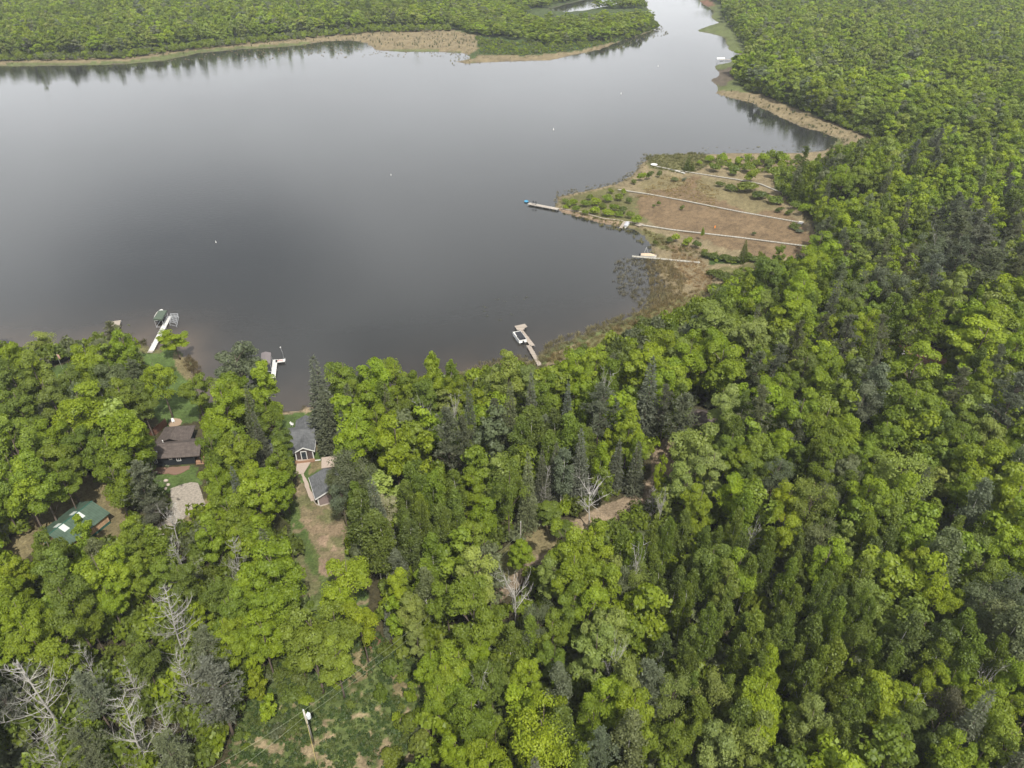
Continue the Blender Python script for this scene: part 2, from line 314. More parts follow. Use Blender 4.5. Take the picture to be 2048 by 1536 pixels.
# (colour, feather in px, polygon in photo pixels on the ground)
PATCH = [
 ('tan', 4, '-900,140 -900,122 0,121 250,116 330,104 430,92 600,74 750,62 900,60 960,72 960,100 930,112 945,118 912,130 700,120 300,140'),
 ('reedg', 3, '-900,140 -900,128 0,128 250,124 400,100 600,86 720,80 740,98 920,102 925,112 700,118 300,140'),
 ('shr', 4, '950,72 1100,88 1220,80 1290,60 1310,44 1318,52 1260,76 1150,104 1050,114 960,110 955,95'),
 ('tan', 3, '960,112 1050,113 1150,104 1260,76 1330,50 1330,66 1220,100 1120,124 1000,130 915,134 905,122 950,116'),
 ('reedg', 3, '905,126 1000,123 1120,118 1220,94 1330,56 1340,76 1220,108 1000,136 905,136'),
 ('reedg', 4, '1380,-20 1420,0 1445,15 1450,40 1480,70 1495,95 1495,130 1480,150 1500,185 1600,225 1700,262 1760,285 1700,300 1600,270 1400,200 1400,130 1380,60'),
 ('mud', 3, '1425,140 1470,135 1480,150 1450,172 1410,165'), ('pinkd', 3, '1454,103 1478,103 1480,111 1456,111'), ('red', 2, '1396,0 1425,3 1428,12 1396,12'),
 ('tan', 4, '1425,178 1520,190 1600,222 1690,258 1760,280 1800,300 1720,306 1660,312 1690,285 1600,250 1500,212 1430,196'),
 ('reedg', 3, '1430,190 1500,210 1600,256 1680,275 1690,290 1660,306 1630,310 1640,290 1550,255 1420,200'),
 ('shr', 5, '1690,300 1760,285 1860,300 1860,335 1720,345 1640,330'),
 ('tan', 5, '1085,425 1110,385 1230,362 1262,340 1290,305 1400,300 1600,300 1680,290 1700,320 1620,345 1570,400 1612,440 1640,480 1615,520 1500,530 1470,545 1430,575 1425,595 1340,635 1260,680 1180,710 1110,730 1060,745 1000,750 930,760 900,752 960,725 1040,700 1080,680 1200,640 1280,610 1320,560 1280,500 1250,465 1150,440'),
 ('olive', 6, '1290,305 1400,303 1440,318 1400,335 1370,345 1300,335'), ('dry', 8, '1270,370 1330,345 1400,360 1440,380 1430,410 1380,400 1300,390'),
 ('olive', 8, '1120,395 1230,372 1280,400 1300,440 1260,455 1180,436 1120,420'),
 ('cran', 9, '1290,385 1360,372 1380,350 1480,365 1530,385 1560,408 1595,445 1622,470 1620,492 1596,512 1540,518 1470,500 1400,480 1300,447 1275,415 1275,395'),
 ('dry', 7, '1400,350 1480,365 1545,395 1560,415 1500,425 1440,400 1390,380'),
 ('pinkd', 3, '1112,418 1122,414 1200,437 1242,444 1240,452 1190,444'),
 ('olive', 5, '1250,455 1300,458 1330,470 1360,500 1330,500 1290,480'), ('cran', 6, '1320,485 1400,497 1410,500 1350,500'),
 ('olive', 5, '1420,535 1520,530 1530,550 1440,560'), ('shr', 6, '1400,500 1450,515 1530,520 1520,528 1420,526'),
 ('olive', 6, '1330,600 1420,580 1400,605 1300,655 1180,700 1080,730 1090,715 1200,668'),
 ('reedg', 4, '1322,590 1340,600 1270,640 1200,668 1110,702 1085,735 1060,742 1070,715 1100,685 1160,660 1260,625'),
 ('reedg', 4, '900,752 960,728 1040,716 1075,725 1060,742 960,760 880,775 840,770'),
 ('lawn', 6, '270,690 300,690 340,688 380,712 400,745 400,845 330,860 300,830 300,760 285,720'), ('dry', 5, '340,700 370,715 392,750 372,760 352,740'), ('olive', 4, '268,684 300,692 330,690 320,704 285,708'),
 ('lawn', 6, '100,735 200,715 180,745 120,770 60,770'),
 ('sand', 2, '556,823 606,816 614,806 634,806 634,816 608,826 560,831'), ('lawn', 5, '550,828 610,824 640,812 640,880 560,875'),
 ('dry', 5, '626,865 640,865 642,930 628,925'), ('lawn', 5, '600,905 690,905 690,990 600,990'), ('dry', 6, '617,925 650,925 645,940 620,950'),
 ('duff_and_shade', 5, '300,925 395,925 400,945 300,950'), ('lawn', 6, '300,940 400,935 400,975 320,1000 300,975'), ('dry', 6, '330,1010 430,1000 430,1040 350,1060'),
 ('lawn', 7, '556,985 640,975 700,1010 712,1100 740,1200 750,1270 640,1290 590,1290 580,1200 590,1100 560,1020'),
 ('grass', 9, '440,1560 480,1440 540,1330 600,1285 640,1250 740,1240 790,1310 870,1330 860,1440 830,1560'),
 ('grass', 9, '556,985 640,975 700,1010 712,1100 720,1200 600,1250 580,1200 590,1100 560,1020'),
 ('drive', 5, '592,962 640,1000 690,1000 700,1060 690,1150 650,1160 640,1110 612,1070 600,1030 586,985'),
 ('drive', 6, '590,1070 608,1110 640,1160 640,1190 620,1200 606,1150 586,1100'), ('lawn', 5, '580,1010 602,1040 620,1080 640,1150 628,1155 604,1100 580,1060'),
 ('pinkd', 7, '640,1070 660,1080 672,1100 655,1105 640,1090'), ('pinkd', 6, '640,1120 660,1130 655,1158 638,1150'),
 ('duff_and_shade', 6, '690,1010 720,1020 730,1120 770,1200 780,1290 740,1290 735,1200 700,1120'),  # dark strip paints the shade of the right-hand trees on the clearing edge
 ('red', 5, '722,1276 760,1270 765,1290 735,1310'), ('dry', 8, '700,1310 730,1290 750,1310 740,1360 700,1380 690,1350'), ('dry', 6, '780,1350 810,1350 815,1390 782,1400'),
 ('dry', 9, '0,1110 60,1040 110,1000 165,950 200,955 235,1000 262,1050 240,1090 90,1100 20,1150'),
 ('dirt', 5, '968,1205 1000,1165 1060,1110 1130,1050 1180,1030 1270,985 1330,930 1352,935 1345,965 1300,1008 1190,1062 1110,1120 1040,1175 1000,1210'),
 ('dry', 5, '1030,1045 1075,1045 1110,1055 1122,1090 1090,1110 1040,1125 1030,1080'), ('olive', 6, '960,1130 1030,1090 1050,1130 990,1170 950,1160'),
 ('red', 6, '1795,690 1860,700 1900,720 1890,745 1830,735 1790,715'), ('dirt', 6, '1630,805 1690,790 1720,800 1700,835 1650,830'), ('red', 5, '1470,860 1510,860 1505,885 1475,885'),
 ('dirt', 6, '1925,845 1960,845 1965,880 1935,885'), ('red', 5, '805,862 838,860 838,890 812,892'), ('duff_and_shade', 5, '1930,540 1980,540 1960,600 1930,590'),
 ('dirt', 6, '1300,890 1340,880 1352,940 1310,980'),
]
def land_colour(px, py, X, Y, d):
    jx = px + vnoise(X, Y, 3.5, 5) * 7 + vnoise(X, Y, 1.1, 6) * 3.5; jy = py + vnoise(X, Y, 3.5, 7) * 5 + vnoise(X, Y, 1.1, 8) * 2.5
    C = np.empty(px.shape + (3,)); C[:] = COLS['duff_and_shade']
    for name, fe, s in PATCH:
        p = pts(s); k = fe / 6.0
        m = inpoly(px + (jx - px) * k * .8, py + (jy - py) * k * .8 * np.clip(py / 600, .15, 1), p)
        C[m] = COLS[name]
    far = (py < 330) & np.all(C == np.array(COLS['duff_and_shade']), -1); C[far] = (.055, .075, .026)
    # straw coloured winter-killed grass lying in patches in the green field
    f = inpoly(px, py, pts('430,1600 480,1440 600,1405 690,1290 720,1270 870,1330 860,1440 830,1600'))
    n = vnoise(X, Y, 2.6, 10) * .5 + vnoise(X, Y, 1.0, 11) * .8 + vnoise(X, Y, .45, 12) * .6 + np.clip((py - 1430) / 200, -.4, .3) - .05
    m = f & (n > .42)
    k = np.clip((n[m] - .42) / .5, 0, .85)[:, None]; C[m] = C[m] * (1 - k) + np.array((.25, .19, .12)) * k
    f = inpoly(px, py, pts('580,985 700,1000 712,1100 740,1210 600,1250 590,1100'))
    n = vnoise(X, Y, 3.5, 21) + vnoise(X, Y, .9, 22) * .5
    C[f & (n > .35)] = C[f & (n > .35)] * .35 + np.array((.225, .165, .11)) * .65
    m = f & (n < -.35); C[m] = C[m] * .5 + np.array(COLS['grass']) * .5
    # wet margin
    m = (d > 0) & (d < 1.2) & (py < 900); C[m] = C[m] * .6 + np.array(COLS['mud']) * .4
    C[d <= 0] = COLS['mud']
    v = 1 + .16 * vnoise(X, Y, 5, 13) + .2 * vnoise(X, Y, .8, 14)
    return C * v[..., None]
def sheet(x0, x1, y0, y1, st):
    xs = np.arange(x0, x1 + 1, st); ys = np.arange(y0, y1 + 1, st)
    PX, PY = np.meshgrid(xs, ys); return PX.astype(float), PY.astype(float)
def sheet_faces(ny, nx):
    i = np.arange(ny * nx).reshape(ny, nx)
    return np.stack([i[1:, :-1], i[1:, 1:], i[:-1, 1:], i[:-1, :-1]], -1)
# rows follow the perspective so the sheet is fine near the camera and coarse at the horizon
rows = np.concatenate([np.array([-198.5, -197, -194, -190, -183, -175, -165, -150, -135, -120, -100, -80, -60, -45, -30, -20, -10]), np.arange(-4, 640, 3), np.arange(640, 2100, 4)])
cols_ = np.concatenate([np.arange(-1600, -400, 50), np.arange(-400, 0, 12), np.arange(0, 2049, 4), np.arange(2056, 2450, 12), np.arange(2450, 3700, 50)])
PX, PY = np.meshgrid(cols_.astype(float), rows.astype(float))
X, Y = Pn(PX, PY, .5)
D = shore(X.ravel(), Y.ravel()).reshape(X.shape)
Z = ground_z(X, Y, D)
C = land_colour(PX, PY, X, Y, D)
Z = Z + np.where(D > 2, vnoise(X, Y, 6, 31) * .12, 0)
me = mesh_np('ground', np.stack([X, Y, Z], -1).reshape(-1, 3), sheet_faces(*X.shape).reshape(-1, 4), smooth=True)
ca = me.color_attributes.new('col', 'FLOAT_COLOR', 'POINT')
ca.data.foreach_set('color', np.concatenate([C, np.ones(C.shape[:2] + (1,))], -1).astype(np.float32).ravel())
gm_, nt, b = newmat('ground'); L = nt.links.new
ac = attr_node(nt, 'col'); gtc = nt.nodes.new('ShaderNodeTexCoord')
ns = []
for s_, a_, z_ in ((.35, .8, 1.2), (2.2, .62, 1.38), (9, .7, 1.3)):
    n = nt.nodes.new('ShaderNodeTexNoise'); n.inputs['Scale'].default_value = s_; n.inputs['Detail'].default_value = 4; n.inputs['Roughness'].default_value = .7; L(gtc.outputs['Object'], n.inputs['Vector'])
    r = nt.nodes.new('ShaderNodeMapRange'); r.inputs[1].default_value = .3; r.inputs[2].default_value = .7; r.inputs[3].default_value = a_; r.inputs[4].default_value = z_; L(n.outputs['Fac'], r.inputs[0]); ns.append((n, r))
pr = ac.outputs['Color']
for n, r in ns:
    s_ = nt.nodes.new('ShaderNodeVectorMath'); s_.operation = 'SCALE'; L(pr, s_.inputs[0]); L(r.outputs[0], s_.inputs['Scale']); pr = s_.outputs[0]
L(pr, b.inputs['Base Color']); b.inputs['Roughness'].default_value = .95; setspec(b, .1)
bp = nt.nodes.new('ShaderNodeBump'); bp.inputs['Strength'].default_value = .6; bp.inputs['Distance'].default_value = .25; L(ns[1][0].outputs['Fac'], bp.inputs['Height']); L(bp.outputs[0], b.inputs['Normal'])
me.materials.append(gm_)
tag(link('ground', me), kind='structure')

# ------------------------------------------------------------------ water
WX, WY = Pn(*np.meshgrid(np.concatenate([np.arange(-1500, 0, 40), np.arange(0, 2048, 8), [2060]]).astype(float), np.concatenate([np.array([-90, -75, -60, -45, -30, -20, -10]), np.arange(-4, 860, 6)]).astype(float)), 0)
WD = shore(WX.ravel(), WY.ravel()).reshape(WX.shape)
fi = sheet_faces(*WX.shape); dd = WD
keep = (np.minimum.reduce([dd[1:, :-1], dd[1:, 1:], dd[:-1, 1:], dd[:-1, :-1]]) < 3)
wf = fi[keep]
used = np.unique(wf); remap = np.full(WX.size, -1); remap[used] = np.arange(len(used))
wv = np.stack([WX.ravel(), WY.ravel(), np.zeros(WX.size)], -1)[used]
me = mesh_np('water', wv, remap[wf], smooth=True)
wpx, wpy, _ = proj(WX.ravel()[used], WY.ravel()[used], 0)
dn = -WD.ravel()[used]
sh = np.exp(-np.clip(dn, 0, 99) / 9) * np.clip((wpy - 470) / 150, .12, 1) * np.interp(wpx, [0, 330, 480, 900, 1100], [1.25, 1.2, .6, .55, .4])
at = me.attributes.new('shallow', 'FLOAT', 'POINT'); at.data.foreach_set('value', np.clip(sh, 0, 1).astype(np.float32))
m, nt, b = newmat('water'); L = nt.links.new
a = attr_node(nt, 'shallow'); wtc = nt.nodes.new('ShaderNodeTexCoord')
nb = nt.nodes.new('ShaderNodeTexNoise'); nb.inputs['Scale'].default_value = .12; nb.inputs['Detail'].default_value = 5; L(wtc.outputs['Object'], nb.inputs['Vector'])
mu = nt.nodes.new('ShaderNodeMath'); mu.operation = 'MULTIPLY'; nr = nt.nodes.new('ShaderNodeMapRange'); nr.inputs[1].default_value = .3; nr.inputs[2].default_value = .7; nr.inputs[3].default_value = .7; nr.inputs[4].default_value = 1.2
L(nb.outputs['Fac'], nr.inputs[0]); L(a.outputs['Fac'], mu.inputs[0]); L(nr.outputs[0], mu.inputs[1])
cm = nt.nodes.new('ShaderNodeMix'); cm.data_type = 'RGBA'; cm.clamp_factor = True; L(mu.outputs[0], cm.inputs[0]); cm.inputs[6].default_value = (.022, .0235, .023, 1); cm.inputs[7].default_value = (.085, .066, .050, 1)
L(cm.outputs[2], b.inputs['Base Color']); b.inputs['IOR'].default_value = 1.333; setspec(b, .5)
# calm and wind-brushed areas: ripples of different strength
wm = nt.nodes.new('ShaderNodeTexNoise'); wm.inputs['Scale'].default_value = .012; wm.inputs['Detail'].default_value = 3; L(wtc.outputs['Object'], wm.inputs['Vector'])
wr = nt.nodes.new('ShaderNodeMapRange'); wr.inputs[1].default_value = .42; wr.inputs[2].default_value = .62; wr.inputs[3].default_value = .015; wr.inputs[4].default_value = .045; L(wm.outputs['Fac'], wr.inputs[0]); L(wr.outputs[0], b.inputs['Roughness'])
wmap = nt.nodes.new('ShaderNodeMapping'); wmap.inputs['Scale'].default_value = (.35, 1.0, 1); wmap.inputs['Rotation'].default_value = (0, 0, R(14)); L(wtc.outputs['Object'], wmap.inputs[0])
rp = nt.nodes.new('ShaderNodeTexNoise'); rp.inputs['Scale'].default_value = 1.1; rp.inputs['Detail'].default_value = 3; rp.inputs['Roughness'].default_value = .6; L(wmap.outputs[0], rp.inputs['Vector'])
wv_ = nt.nodes.new('ShaderNodeTexWave'); wv_.inputs['Scale'].default_value = .55; wv_.inputs['Distortion'].default_value = 7; wv_.inputs['Detail'].default_value = 3; wv_.inputs['Detail Scale'].default_value = .6; wv_.bands_direction = 'Y'; L(wmap.outputs[0], wv_.inputs['Vector'])
ad = nt.nodes.new('ShaderNodeMath'); ad.operation = 'MULTIPLY_ADD'; L(wv_.outputs['Fac'], ad.inputs[0]); ad.inputs[1].default_value = .15; L(rp.outputs['Fac'], ad.inputs[2])
bp = nt.nodes.new('ShaderNodeBump'); bp.inputs['Distance'].default_value = .06; bs = nt.nodes.new('ShaderNodeMapRange'); bs.inputs[1].default_value = .4; bs.inputs[2].default_value = .62; bs.inputs[3].default_value = .12; bs.inputs[4].default_value = .5
L(wm.outputs['Fac'], bs.inputs[0]); L(bs.outputs[0], bp.inputs['Strength']); L(ad.outputs[0], bp.inputs['Height']); L(bp.outputs[0], b.inputs['Normal'])
me.materials.append(m); tag(link('water', me), kind='structure')

# flat laid surfaces ------------------------------------------------
def slab(name, s, z, m, jitter=.0, dz=.004, kind='structure', **k):
    p = pts(s); q = []
    for i in range(len(p)):
        a = np.array(p[i]); bb = np.array(p[(i + 1) % len(p)])
        for t in (0, .25, .5, .75):
            c = a + (bb - a) * t; x, y = Pn(c[0], c[1], z)
            q.append((x + random.uniform(-1, 1) * jitter, y + random.uniform(-1, 1) * jitter))
    cx = sum(a[0] for a in q) / len(q); cy = sum(a[1] for a in q) / len(q)
    mb = MB().prism([(a - cx, b_ - cy) for a, b_ in q], -.4, 0); o = mb.build(name, m); o.location = (cx, cy, z)
    tag(o, kind=kind, **k); return o
M_GRAVEL = mat('gravel', (.30, .265, .22), var=.42, scale=2.2, bump=.6)
M_CONC = mat('concrete', (.38, .31, .26), var=.12, scale=3)
slab('gravel_pad', '333,1050 342,1000 341,977 362,969 383,964 396,966 403,985 407,998 416,1020 398,1024 372,1032 356,1052 344,1060', 1.18, M_GRAVEL, .04)
slab('gravel_drive', '290,1060 333,1040 350,1048 344,1064 310,1075 286,1078', 1.16, M_GRAVEL, .15)
slab('garden_path', '602,948 607,948 614,960 619,975 626,988 630,1000 622,1002 616,990 610,972', 1.16, M_CONC, .08)
slab('patio', '594,925 596,919 623,919 620,926 607,947 588,948 592,940', 1.2, M_CONC)

# ------------------------------------------------------------------ foliage prototypes
def rand_dirs(n, g):
    v = g.normal(size=(n, 3)); return v / np.linalg.norm(v, axis=1, keepdims=True)
def leaf_quads(c, nrm, size, g, asp=1.0, spread=.55):
    """ragged quads at c facing about nrm"""
    n = len(c); nn = nrm + g.normal(size=(n, 3)) * spread; nn /= np.linalg.norm(nn, axis=1, keepdims=True)
    t = np.cross(nn, g.normal(size=(n, 3))); t /= (np.linalg.norm(t, axis=1, keepdims=True) + 1e-9); b = np.cross(nn, t)
    s = (size * g.uniform(.65, 1.35, n))[:, None]
    cs = []
    for k, (a1, b1) in enumerate(((-1, -.55), (.7, -1), (1, .6), (-.6, 1))):
        j = g.uniform(.7, 1.25, (n, 1))
        cs.append(c + t * s * a1 * j * asp * .5 + b * s * b1 * j * .5 + nn * s * g.uniform(-.18, .18, (n, 1)))
    v = np.stack(cs, 1).reshape(-1, 3)
    f = np.arange(n * 4).reshape(-1, 4); return v, f
def leaf_strips(c, d, length, width, g):
    """needle sprays: narrow quads lying along d"""
    n = len(c); d = d / (np.linalg.norm(d, axis=1, keepdims=True) + 1e-9)
    s = np.cross(d, g.normal(size=(n, 3))); s /= (np.linalg.norm(s, axis=1, keepdims=True) + 1e-9)
    l = (length * g.uniform(.6, 1.3, n))[:, None]; w_ = (width * g.uniform(.7, 1.3, n))[:, None]
    v = np.stack([c - s * w_ * .5, c + d * l * .5 - s * w_ * .6, c + d * l, c + d * l * .45 + s * w_ * .6], 1).reshape(-1, 3)
    return v, np.arange(n * 4).reshape(-1, 4)
def crown_mesh(name, parts):
    """parts: list of (verts, faces, tv per face)"""
    vs, fs, tv, b = [], [], [], 0
    for v, f, t in parts:
        vs.append(v); fs.append(f + b); b += len(v); tv.append(np.repeat(t, 4))
    me = mesh_np(name, np.concatenate(vs), np.concatenate(fs), [M_LEAF])
    a = me.attributes.new('tv', 'FLOAT', 'POINT'); a.data.foreach_set('value', np.clip(np.concatenate(tv), 0, 1).astype(np.float32))
    return me
def broad(seed, Rr=4.5, Hh=17, base=.26, nl=15, sub=7, leaf=.40, k=52, gap=.0, loose=1.0, shape='round'):
    g = np.random.default_rng(seed); zc = Hh * (base + 1) / 2; Rz = Hh * (1 - base) / 2
    parts = []; lobes = []
    tries = 0
    while len(lobes) < nl and tries < 4000:
        tries += 1
        d = rand_dirs(1, g)[0]; r = g.uniform(.25, .82) ** .7
        p = d * r
        if p[2] < -.75: continue
        wz = 1.0 if shape == 'round' else (1 - .45 * max(0, p[2]))
        q = np.array([p[0] * Rr * wz, p[1] * Rr * wz, zc + p[2] * Rz])
        lr = g.uniform(.26, .42) * Rr * (1.0 if shape == 'round' else .85)
        if all(np.linalg.norm(q - a) > .62 * min(lr, b_) * 1.2 for a, b_ in lobes): lobes.append((q, lr))
    for q, lr in lobes:
        lt = g.uniform(.25, .75)
        sd = rand_dirs(sub, g); sd[:, 2] = np.abs(sd[:, 2]) * .9 + sd[:, 2] * .1 + .05
        for s in range(sub):
            sp = q + sd[s] * lr * .72; sr = lr * g.uniform(.36, .58)
            dd_ = rand_dirs(k, g)
            dd_ = dd_[dd_[:, 2] > -.55]
            rr = sr * g.uniform(.72, 1.12 * loose, (len(dd_), 1))
            c = sp + dd_ * rr * np.array((1, 1, .8))
            v, f = leaf_quads(c, dd_ + sd[s] * .6 + np.array((0, 0, .45)), leaf, g)
            parts.append((v, f, lt + g.normal(size=len(c)) * .16 + .16 * dd_[:, 2] * 0 + g.uniform(-.1, .1)))
        # inner leaves
        m = k // 2; dd_ = rand_dirs(m, g); c = q + dd_ * lr * g.uniform(.2, .7, (m, 1)); v, f = leaf_quads(c, dd_, leaf * 1.2, g); parts.append((v, f, lt + g.normal(size=m) * .15))
    return crown_mesh('broadleaf_crown', parts), lobes
def aspen(seed, Rr=2.4, Hh=16, base=.32, n=6800, leaf=.215):
    g = np.random.default_rng(seed); parts = []; lobes = []
    z0 = Hh * base
    nb = 34
    for i in range(nb):
        t = (i + g.uniform(0, 1)) / nb; z = z0 + (Hh - z0) * t
        prof = (min(1, t * 3 + .35)) * (1 - t ** 2.4) ** .8 + .08
        a = g.uniform(0, 2 * pi); r = Rr * prof * g.uniform(.35, .85)
        q = np.array([r * cos(a), r * sin(a), z]); lr = g.uniform(.55, 1.0) * (.55 + .5 * prof); lobes.append((q, lr))
        m = n // nb; dd_ = rand_dirs(m, g); c = q + dd_ * lr * g.uniform(.35, 1.25, (m, 1)) * np.array((1, 1, 1.25))
        v, f = leaf_quads(c, dd_ + np.array((0, 0, .3)), leaf, g, spread=.9); parts.append((v, f, g.uniform(.3, .7) + g.normal(size=m) * .17))
    return crown_mesh('aspen_crown', parts), lobes
def spruce(seed, Rr=2.6, Hh=19, base=.08, dens=1.0, droop=.25):
    g = np.random.default_rng(seed); parts = []
    nz = 30
    for i in range(nz):
        t = i / nz; z = Hh * (base + (1 - base) * t) + g.uniform(-.1, .1); rad = Rr * (1 - t) ** .85 + .12
        nb = max(4, int(11 * (1 - t * .6)))
        ph = g.uniform(0, 2 * pi)
        for j in range(nb):
            a = ph + 2 * pi * j / nb + g.uniform(-.25, .25); rl = rad * g.uniform(.75, 1.12)
            m = max(6, int(38 * dens * rl / Rr)); s = g.uniform(.1, 1, m) ** .75; side = g.normal(size=m) * .20 * rl * (1.1 - s) + g.normal(size=m) * .06
            x = s * rl; zz = z - droop * x * (1 + .3 * s) + .35 * np.clip(s - .7, 0, 1) * rl * .5
            c = np.stack([x * cos(a) - side * sin(a), x * sin(a) + side * cos(a), zz + g.normal(size=m) * .07], 1)
            d = np.stack([cos(a) - np.sign(side) * .8 * sin(a), sin(a) + np.sign(side) * .8 * cos(a), np.full(m, -.15)], 1) + g.normal(size=(m, 3)) * .25
            v, f = leaf_strips(c, d, .46, .17, g); parts.append((v, f, .3 + .5 * s * g.uniform(.6, 1.2) + g.normal(size=m) * .1))
    v, f = leaf_strips(np.tile(np.array([[0, 0, Hh * .97]]), (14, 1)), g.normal(size=(14, 3)) * .3 + np.array((0, 0, 1)), .9, .2, g); parts.append((v, f, np.full(14, .6)))
    return crown_mesh('spruce_crown', parts), []
def pine(seed, Rr=4.2, Hh=20, base=.35, nb=46):
    g = np.random.default_rng(seed); parts = []; lobes = []
    for i in range(nb):
        t = (i + g.uniform(0, 1)) / nb; z = Hh * (base + (1 - base) * t)
        prof = (.55 + .9 * min(t, .5)) * (1 - max(0, t - .5) * 1.55) ; rl = Rr * prof * g.uniform(.55, 1.05)
        a = g.uniform(0, 2 * pi); tips = 6
        for k in range(tips):
            s = (k + .6) / tips; off = g.normal(size=2) * .22 * rl * s
            q = np.array([rl * s * cos(a) + off[0], rl * s * sin(a) + off[1], z + rl * s * .10 + g.normal() * .15]); lr = .62 + .25 * g.uniform()
            if k % 2: lobes.append((q, lr))
            m = 20; dd_ = rand_dirs(m, g) * np.array((1, 1, .6)); dd_[:, 2] += .35
            c = q + rand_dirs(m, g) * lr * g.uniform(.1, .75, (m, 1)) * np.array((1, 1, .45))
            v, f = leaf_strips(c, dd_ + np.array((cos(a), sin(a), .1)) * .4, .52, .17, g); parts.append((v, f, g.uniform(.35, .65) + g.normal(size=m) * .12))
    return crown_mesh('pine_crown', parts), lobes
def bush(seed, Rr=1.6, Hh=2.2, n=900, leaf=.22, nl=7):
    g = np.random.default_rng(seed); parts = []
    for i in range(nl):
        a = g.uniform(0, 2 * pi); r = Rr * g.uniform(0, .62); lr = g.uniform(.35, .6) * Rr; q = np.array([r * cos(a), r * sin(a), Hh * g.uniform(.3, .62)])
        m = n // nl; dd_ = rand_dirs(m, g); dd_[:, 2] = np.abs(dd_[:, 2]) * .8 + dd_[:, 2] * .2; c = q + dd_ * lr * g.uniform(.7, 1.1, (m, 1)) * np.array((1, 1, Hh / Rr * .55)); c[:, 2] = np.maximum(c[:, 2], .05)
        v, f = leaf_quads(c, dd_ + np.array((0, 0, .4)), leaf, g); parts.append((v, f, g.uniform(.3, .7) + g.normal(size=m) * .16))
    return crown_mesh('shrub', parts), []
def trunk_mesh(name, Hh, r, lobes, g, m, lean=.3, nlimb=9, top=.9, n=6):
    mb = MB(); k = 7; ph = g.uniform(0, 6)
    path = [(lean * sin(ph + i * .7) * i / k, lean * cos(ph + i * .9) * i / k, -.4 + (Hh * top + .4) * i / k) for i in range(k + 1)]
    mb.tube(path, [r * (1.25 if i == 0 else 1 - .82 * i / k) for i in range(k + 1)], n)
    ls = sorted(lobes, key=lambda a: -a[1])[:nlimb] if lobes else []
    for q, lr in ls:
        z = min(max(q[2] - np.hypot(q[0], q[1]) * .9, Hh * .2), Hh * .8); i = z / (Hh * top) * k; i0 = int(min(i, k - 1)); p0 = np.array(path[i0]) + (np.array(path[i0 + 1]) - np.array(path[i0])) * (i - i0)
        mid = (p0 + q) / 2 + np.array((0, 0, .08 * np.linalg.norm(q - p0))); mb.tube([p0, mid, q + (q - mid) * .25], [r * .42, r * .28, r * .1], 4)
    return mb.mesh(name, m, True)
def bare(seed, Hh=15, r=.2, kind='conifer', m=None):
    """leafless tree: trunk plus branching boughs"""
    g = np.random.default_rng(seed); mb = MB(); br = MB(); k = 8; ph = g.uniform(0, 6); path = []
    for i in range(k + 1): path.append(np.array((.5 * sin(ph + i * .6) * i / k, .5 * cos(ph + i * .8) * i / k, -.4 + (Hh + .4) * i / k)))
    if kind == 'spread': path = path[:6]
    rr = [r * (1 - .85 * i / (k)) for i in range(len(path))]; mb.tube(path, rr, 6)
    def bough(p, d, l, rad, depth, up):
        q = [p]; dd_ = d / np.linalg.norm(d); cur = p
        for s in range(5):
            dd_ = dd_ + np.array((0, 0, up)) * .16 + g.normal(size=3) * .12; dd_ /= np.linalg.norm(dd_); cur = cur + dd_ * l / 5; q.append(cur)
        br.tube(q, [rad * (1 - .17 * s) for s in range(6)], 4 if depth == 0 else 3, cap=False)
        if depth < 2:
            for s in range(1, 6):
                for _ in range(2 if depth == 0 else 1):
                    if g.uniform() < (.7 if depth == 0 else .4): bough(q[s], dd_ + g.normal(size=3) * .75, l * g.uniform(.28, .5), rad * .5, depth + 1, up)
    if kind == 'conifer':
        for i in range(38):
            t = g.uniform(.12, .99); j = t * k; j0 = int(min(j, k - 1)); p = path[j0] + (path[j0 + 1] - path[j0]) * (j - j0); a = g.uniform(0, 2 * pi)
            bough(p, np.array((cos(a), sin(a), .05)), (5.2 * (1 - t) ** .8 + 1.0) * g.uniform(.6, 1.1), .062, 0, .9)
    else:
        for i in range(11):
            t = g.uniform(.45, 1); j = t * (len(path) - 1); j0 = int(min(j, len(path) - 2)); p = path[j0] + (path[j0 + 1] - path[j0]) * (j - j0); a = g.uniform(0, 2 * pi)
            bough(p, np.array((cos(a), sin(a), g.uniform(.5, 1.4))), g.uniform(3.2, 5.6), .085, 0, .45)
    return mb.mesh('bare_trunk', m, True), br.mesh('bare_boughs', m, False)

PROTO = {}
g0 = np.random.default_rng(99)
def reg(kind, crown, lobes, Hh, Rr, r, mt, **k):
    PROTO.setdefault(kind, []).append(dict(c=crown, t=trunk_mesh(kind + '_trunk', Hh, r, lobes, g0, mt, **k), H=Hh, R=Rr))
for s in range(7):
    c, l = broad(100 + s, nl=17 + s % 3 * 2, sub=9, leaf=.235 + .02 * (s % 3), k=92); reg('broad', c, l, 17, 4.7, .24, M_BARK)
for s in range(3):
    c, l = broad(120 + s, base=.2, nl=18, sub=9, leaf=.24, k=90, shape='cone'); reg('broad', c, l, 17, 4.4, .24, M_BARK)
for s in range(4):   # thinly leafed, limbs show
    c, l = broad(140 + s, nl=16, sub=8, leaf=.22, k=58, loose=1.45); reg('loose', c, l, 17, 4.9, .22, M_BARK, nlimb=13)
for s in range(5):
    c, l = aspen(160 + s); reg('aspen', c, l, 16, 2.5, .13, M_BIRCH, nlimb=6, n=5)
for s in range(3):
    c, l = spruce(180 + s); reg('spruce', c, l, 19, 2.7, .2, M_BARK, nlimb=0)
for s in range(2):
    c, l = spruce(190 + s, Rr=3.6, Hh=17, dens=1.5, droop=.15); reg('fir', c, l, 17, 3.8, .2, M_BARK, nlimb=0)
for s in range(4):
    c, l = pine(200 + s); reg('pine', c, l, 20, 4.3, .24, M_BARK, nlimb=14)
